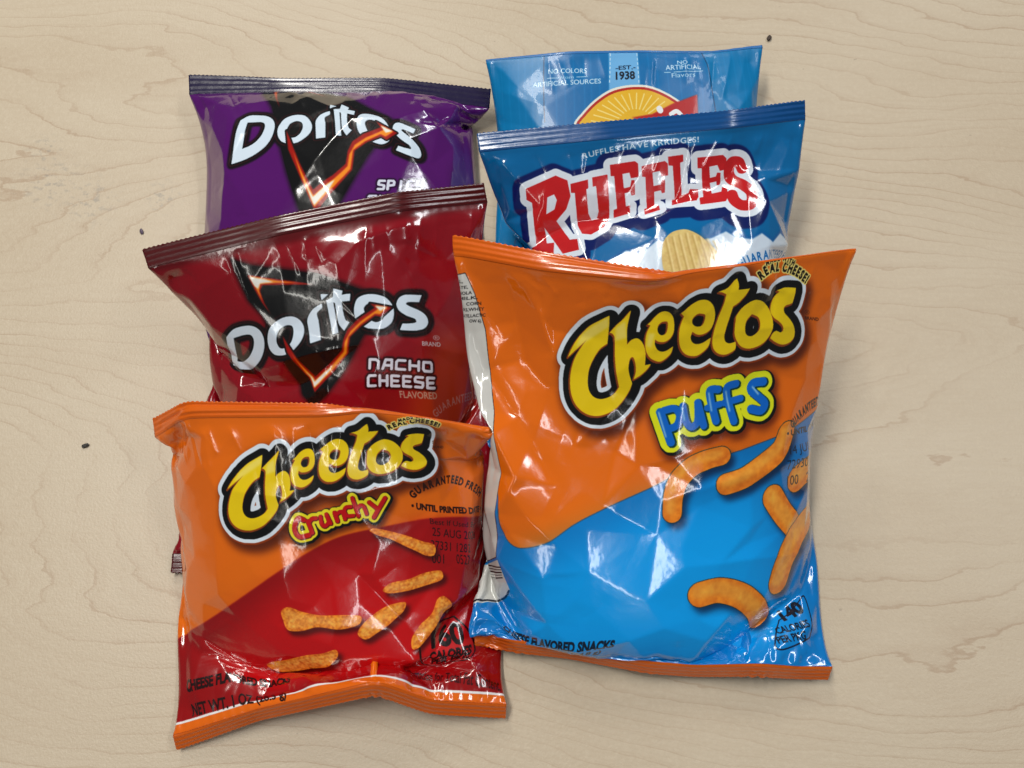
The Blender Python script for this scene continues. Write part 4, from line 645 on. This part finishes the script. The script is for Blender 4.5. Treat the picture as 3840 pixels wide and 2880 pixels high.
def crease(X, b, N, W, H):
    """sharp folds left in the film by handling: ridges and valleys of up to a millimetre or so"""
    n2, m = X.shape[0], X.shape[1]; rng = np.random.default_rng(b['seed']*7+1)
    U, V = np.meshgrid(np.arange(N+1)*W/N, np.arange(m)*H/(m-1), indexing='ij'); h = np.zeros_like(U)
    lst = list(b['creases'])
    for _ in range(b.get('ncr', 22)):
        c = rng.uniform((6, 14), (W-6, H-14)); a = rng.uniform(0, np.pi); L = rng.uniform(8, 26); e = np.array([np.cos(a), np.sin(a)])*L/2; k = rng.normal(0, 2, 2)
        lst.append(([c-e, c+k, c+e], rng.choice([-1, 1])*rng.uniform(.15, .5), rng.uniform(2.5, 5)))
    for _ in range(36):                                    # puckers running out of the two seals
        x = rng.uniform(4, W-4); top = rng.random() < .5; L = rng.uniform(8, 24); y0 = 10 if top else H-10; s = 1 if top else -1; k = (x/W-.5)*-14+rng.normal(0, 3)
        lst.append(([(x, y0), (x+k*.5, y0+s*L*.5), (x+k, y0+s*L)], rng.choice([-1, 1])*rng.uniform(.3, .9), rng.uniform(1.4, 2.8)))
    for pts, a, w in lst:
        a = a*.6
        P = np.array(pts, float); lo, hi = P.min(0)-5*w, P.max(0)+5*w
        i0, i1 = np.clip(np.array([lo[0], hi[0]])/W*N, 0, N+1).astype(int); j0, j1 = np.clip(np.array([lo[1], hi[1]])/H*(m-1), 0, m).astype(int)
        if i1 <= i0 or j1 <= j0: continue
        u, v = U[i0:i1, j0:j1], V[i0:i1, j0:j1]; d, t = seg_dist(u, v, P)
        h[i0:i1, j0:j1] += a*np.exp(-np.sqrt(d*d+.09)/w)*np.clip(np.sin(np.pi*np.clip(t, .02, .98))*1.6, 0, 1)
    edge = np.clip(np.minimum(U, W-U)/8, 0, 1)*np.clip((np.minimum(V, H-V)-9)/5, 0, 1)
    nn = normals(X); nn /= np.linalg.norm(nn, axis=-1, keepdims=True)+1e-9
    X = X.copy(); X[:N+1] += nn[:N+1]*(h*edge)[..., None]
    return X
def facets(X, b, N, W, H):
    """thin film cannot curve two ways at once: it breaks into flat facets between straight folds"""
    from mathutils.geometry import delaunay_2d_cdt
    from mathutils import Vector
    rng = np.random.default_rng(b['seed']*13+5); m = X.shape[1]; sp = b.get('facet', 13.5)
    pts, off, edges = [], [], []
    def add(p, o): pts.append((float(p[0]), float(p[1]))); off.append(o); return len(pts)-1
    for x in np.linspace(0, W, 9):
        for y in (8., H-8.): add((x, y), 0)
    for y in np.linspace(20, H-20, 9):
        for x in (0., W): add((x, y), 0)
    for c, a, w in b['creases']:
        P = np.array(c, float); last = None
        for q0, q1 in zip(P[:-1], P[1:]):
            n = max(1, int(np.hypot(*(q1-q0))/14))
            for t in range(n+1):
                if t == 0 and last is not None: continue
                q = q0+(q1-q0)*t/n
                if not (3 < q[0] < W-3 and 11 < q[1] < H-11): last = None; continue
                k = add(q, a*.9)
                if last is not None: edges.append((last, k))
                last = k
    for x in np.arange(sp*.6, W-4, sp):
        for y in np.arange(12, H-12, sp):
            if rng.random() < .34: continue
            q = np.array([x, y])+rng.uniform(-.48, .48, 2)*sp
            if not (4 < q[0] < W-4 and 11 < q[1] < H-11): continue
            if min(np.hypot(q[0]-p[0], q[1]-p[1]) for p in pts) < 5: continue
            add(q, rng.normal(0, .42))
    vs, _, fs, ov, _, _ = delaunay_2d_cdt([Vector(p) for p in pts], edges, [], 0, 1e-5)
    vs = np.array([v[:] for v in vs]); o = np.array([off[q[0]] if q else .3 for q in ov])
    nn = normals(X); nn /= np.linalg.norm(nn, axis=-1, keepdims=True)+1e-9
    fi, fj = vs[:, 0]/W*N, vs[:, 1]/H*(m-1); i = np.clip(fi.astype(int), 0, N-1); j = np.clip(fj.astype(int), 0, m-2); a, c = (fi-i)[:, None], (fj-j)[:, None]
    S = lambda A: (A[i, j]*(1-a)+A[i+1, j]*a)*(1-c)+(A[i, j+1]*(1-a)+A[i+1, j+1]*a)*c
    Q = S(X)+S(nn)*o[:, None]
    Y = X[:N+1].copy(); U, V = np.meshgrid(np.arange(N+1)*W/N, np.arange(m)*H/(m-1), indexing='ij')
    for f in fs:
        p = vs[list(f)]; lo, hi = p.min(0), p.max(0)
        i0, i1 = int(lo[0]/W*N), min(N+1, int(hi[0]/W*N)+2); j0, j1 = int(lo[1]/H*(m-1)), min(m, int(hi[1]/H*(m-1))+2)
        u, v = U[i0:i1, j0:j1], V[i0:i1, j0:j1]; (x0, y0), (x1, y1), (x2, y2) = p
        d = (y1-y2)*(x0-x2)+(x2-x1)*(y0-y2)
        if abs(d) < 1e-6: continue
        l0 = ((y1-y2)*(u-x2)+(x2-x1)*(v-y2))/d; l1 = ((y2-y0)*(u-x2)+(x0-x2)*(v-y2))/d; l2 = 1-l0-l1
        k = (l0 > -1e-6) & (l1 > -1e-6) & (l2 > -1e-6); A = Q[list(f)]
        Y[i0:i1, j0:j1][k] = (l0[..., None]*A[0]+l1[..., None]*A[1]+l2[..., None]*A[2])[k]
    k = b.get('kf', .8)*np.clip(np.minimum(U, W-U)/7, 0, 1)*np.clip((np.minimum(V, H-V)-9)/6, 0, 1)
    Z = X.copy(); D = (Y-X[:N+1])*k[..., None]
    for _ in range(2):
        D[1:-1] = (D[:-2]+2*D[1:-1]+D[2:])/4; D[:, 1:-1] = (D[:, :-2]+2*D[:, 1:-1]+D[:, 2:])/4
    Z[:N+1] += D
    return Z
def seal_part(name, P, nrm, mat, parent, outer_first=True):
    """welded end strip: crimp ridges across its height, saw-cut outer edge, two films thick"""
    a, m, _ = P.shape; K = 25
    t = np.linspace(0, m-1, K); j = np.minimum(t.astype(int), m-2); f = (t-j)[None, :, None]
    Q = P[:, j]*(1-f)+P[:, j+1]*f; R = nrm[:, j]*(1-f)+nrm[:, j+1]*f
    R /= np.linalg.norm(R, axis=-1, keepdims=True)+1e-9
    x = np.linspace(0, 1, K); rid = .16*np.sin(x*2*np.pi*3.7)*np.clip((1-x)*6, 0, 1)*np.clip((x+.06)*8, 0, 1)
    d = Q[:, 1]-Q[:, 0]; d /= np.linalg.norm(d, axis=-1, keepdims=True)+1e-9
    Q[:, 0] += d*(np.arange(a) % 4 < 2)[:, None]*.35
    wob = np.interp(np.arange(a), np.linspace(0, a, 14), np.random.default_rng(a+K+int(abs(P[0, 0, 0]))).uniform(.45, 1.25, 14))
    Q = Q+R*rid[None, :, None]*wob[:, None, None]
    th = (.14*np.ones(K))[None, :, None]
    Fr, Bk = Q+R*th, Q-R*th
    V = np.concatenate([Fr.reshape(-1, 3), Bk.reshape(-1, 3)]); G = grid_faces(a, K); n = a*K
    idx = np.arange(n).reshape(a, K); rim = np.concatenate([idx[:, 0], idx[-1, 1:], idx[-2::-1, -1], idx[0, -2:0:-1]])
    r2 = np.roll(rim, -1); side = np.stack([rim, r2, r2+n, rim+n], -1)
    return mesh_obj(name, V, np.concatenate([G if outer_first else G[:, ::-1], (G[:, ::-1] if outer_first else G)+n, side]), mat, parent)
def build_bag(key, X, ns, name, label, back_col, rough, crinkle):
    b = BAGS[key]; art = ART[key]; W, H = b['W'], b['H']; N0, M0 = X.shape[0]//2, X.shape[1]-1
    X = upsample(upsample(X.astype(float))); N, M = N0*4, M0*4; s4 = ns*4
    X = crease(facets(X, b, N, W, H), b, N, W, H)
    nn = normals(X); nn /= np.linalg.norm(nn, axis=-1, keepdims=True)+1e-9
    c = X.reshape(-1, 3); base = np.array([c[:, 0].mean(), c[:, 1].mean(), 0.])
    X = X-base
    root = link(bpy.data.objects.new(name, None)); root.location = base*.001; root.empty_display_size = .02
    tag(root, label, 'snack bag', 'snack bags on the table')
    pr = Print(W, H, art['base'])
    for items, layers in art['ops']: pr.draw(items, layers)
    fm = film_mat(name+'_film', pr.image(name+'_print'), W, H, rough, crinkle, .15 if rough > .3 else .8)
    u = np.arange(N+1)*W/N; v = np.arange(M+1)*H/M
    rows = slice(s4, M-s4+1)
    UV = np.stack(np.meshgrid((u+PAD)/(W+2*PAD), 1-v[rows]/H, indexing='ij'), -1)
    f = X[:N+1, rows]; k = f.shape[1]
    mesh_obj('front_panel', f.reshape(-1, 3), grid_faces(N+1, k), fm, root, UV.reshape(-1, 2), nn[:N+1, rows].reshape(-1, 3))
    ib = np.r_[np.arange(N, 2*N, 4), 0]; ub = np.arange(len(ib))*4*W/N; ub = np.where(ub > W/2, ub-W, W+ub)
    r2 = np.arange(s4, M-s4+1, 4)
    f = X[ib][:, r2]; k = f.shape[1]
    # the print runs on round each side; past the margin the back shows its own plain colour
    bm_, n_, l_, p_ = new_mat(name+'_back'); g = NG(bm_)
    t = n_.new('ShaderNodeTexImage'); t.image = fm.node_tree.nodes['Image Texture'].image; t.extension = 'EXTEND'
    tc = n_.new('ShaderNodeTexCoord'); l_.new(tc.outputs['UV'], t.inputs['Vector']); l_.new(t.outputs['Color'], p_.inputs['Base Color']); p_.inputs['Roughness'].default_value = rough
    l_.new(g.bump(g.noise(tc.outputs['Object'], 95, 2, .5), .0012*crinkle, .6), p_.inputs['Normal'])
    # walk from the right edge round the back to the left edge: two halves share the seam column
    h = len(ib)//2
    for part, sl, off in (('back_panel', slice(0, h+1), W), ('back_panel', slice(h, None), None)):
        q = f[sl]; x = np.arange(len(ib))[sl]*4*W/N; x = (W+x) if off else (x-W)
        UVb = np.stack(np.meshgrid(np.clip((x+PAD)/(W+2*PAD), 0, 1), 1-v[r2]/H, indexing='ij'), -1)
        mesh_obj(part, q.reshape(-1, 3), grid_faces(len(q), k), bm_, root, UVb.reshape(-1, 2), nn[ib][sl][:, r2].reshape(-1, 3))
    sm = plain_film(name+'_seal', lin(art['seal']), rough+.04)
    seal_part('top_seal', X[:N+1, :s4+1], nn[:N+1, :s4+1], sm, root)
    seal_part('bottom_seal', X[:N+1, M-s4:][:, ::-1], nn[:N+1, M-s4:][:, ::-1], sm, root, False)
    return root
LOOKS = {
 'purple': ('tortilla_chip_bag', 'glossy purple snack bag with a dark navy top seal, back left', (.3, .06, .42), .20, 1.0),
 'red': ('tortilla_chip_bag', 'dark red snack bag with a black triangle logo leaning on the purple bag', (.5, .03, .08), .20, 1.0),
 'crunchy': ('cheese_snack_bag', 'orange and red snack bag with printed rough cheese sticks, front left of the pile', (.8, .3, .03), .21, 1.0),
 'lays': ('potato_chip_bag', 'light blue satin snack bag with EST. 1938 ribbon, farthest back on the right', (.05, .4, .7), .36, .8),
 'ruffles': ('potato_chip_bag', 'blue snack bag with big red slab letters and a ridged chip picture', (.02, .3, .6), .18, 1.0),
 'puffs': ('cheese_snack_bag', 'large orange and bright blue snack bag with printed curved puffs, front right', (.8, .8, .78), .19, 1.0)}
FIELD = Field()
for key in ('purple', 'red', 'crunchy', 'lays', 'ruffles', 'puffs'):
    X, ns, _, _ = simulate(BAGS[key], FIELD)
    FIELD.add(upsample(X))
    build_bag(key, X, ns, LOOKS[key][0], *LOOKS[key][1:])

# ------------------------------------------------------------------ specks lying on the table
def crumb(x, y, r, col, label, seed):
    import bmesh
    rng = random.Random(seed); bm = bmesh.new(); bmesh.ops.create_icosphere(bm, subdivisions=2, radius=r)
    for v in bm.verts: v.co *= rng.uniform(.75, 1.2); v.co.x *= 1.6; v.co.z *= .55
    z = min(v.co.z for v in bm.verts)
    for v in bm.verts: v.co.z -= z
    me = bpy.data.meshes.new('crumb'); bm.to_mesh(me); bm.free(); me.materials.append(plain_film('crumb', col, .7))
    o = link(bpy.data.objects.new('crumb', me)); o.location = (x, y, 0); o.rotation_euler[2] = rng.uniform(0, 3)
    tag(o, label, 'crumb', 'crumbs on the table')
crumb(-.190, -.029, .0011, (.03, .025, .02), 'dark crumb on the table left of the orange and red bag', 1)
crumb(.133, .188, .0012, (.05, .03, .02), 'dark crumb on the table beside the light blue bag corner', 2)
crumb(-.178, .077, .0009, (.08, .05, .09), 'tiny purplish crumb on the table left of the purple bag', 3)
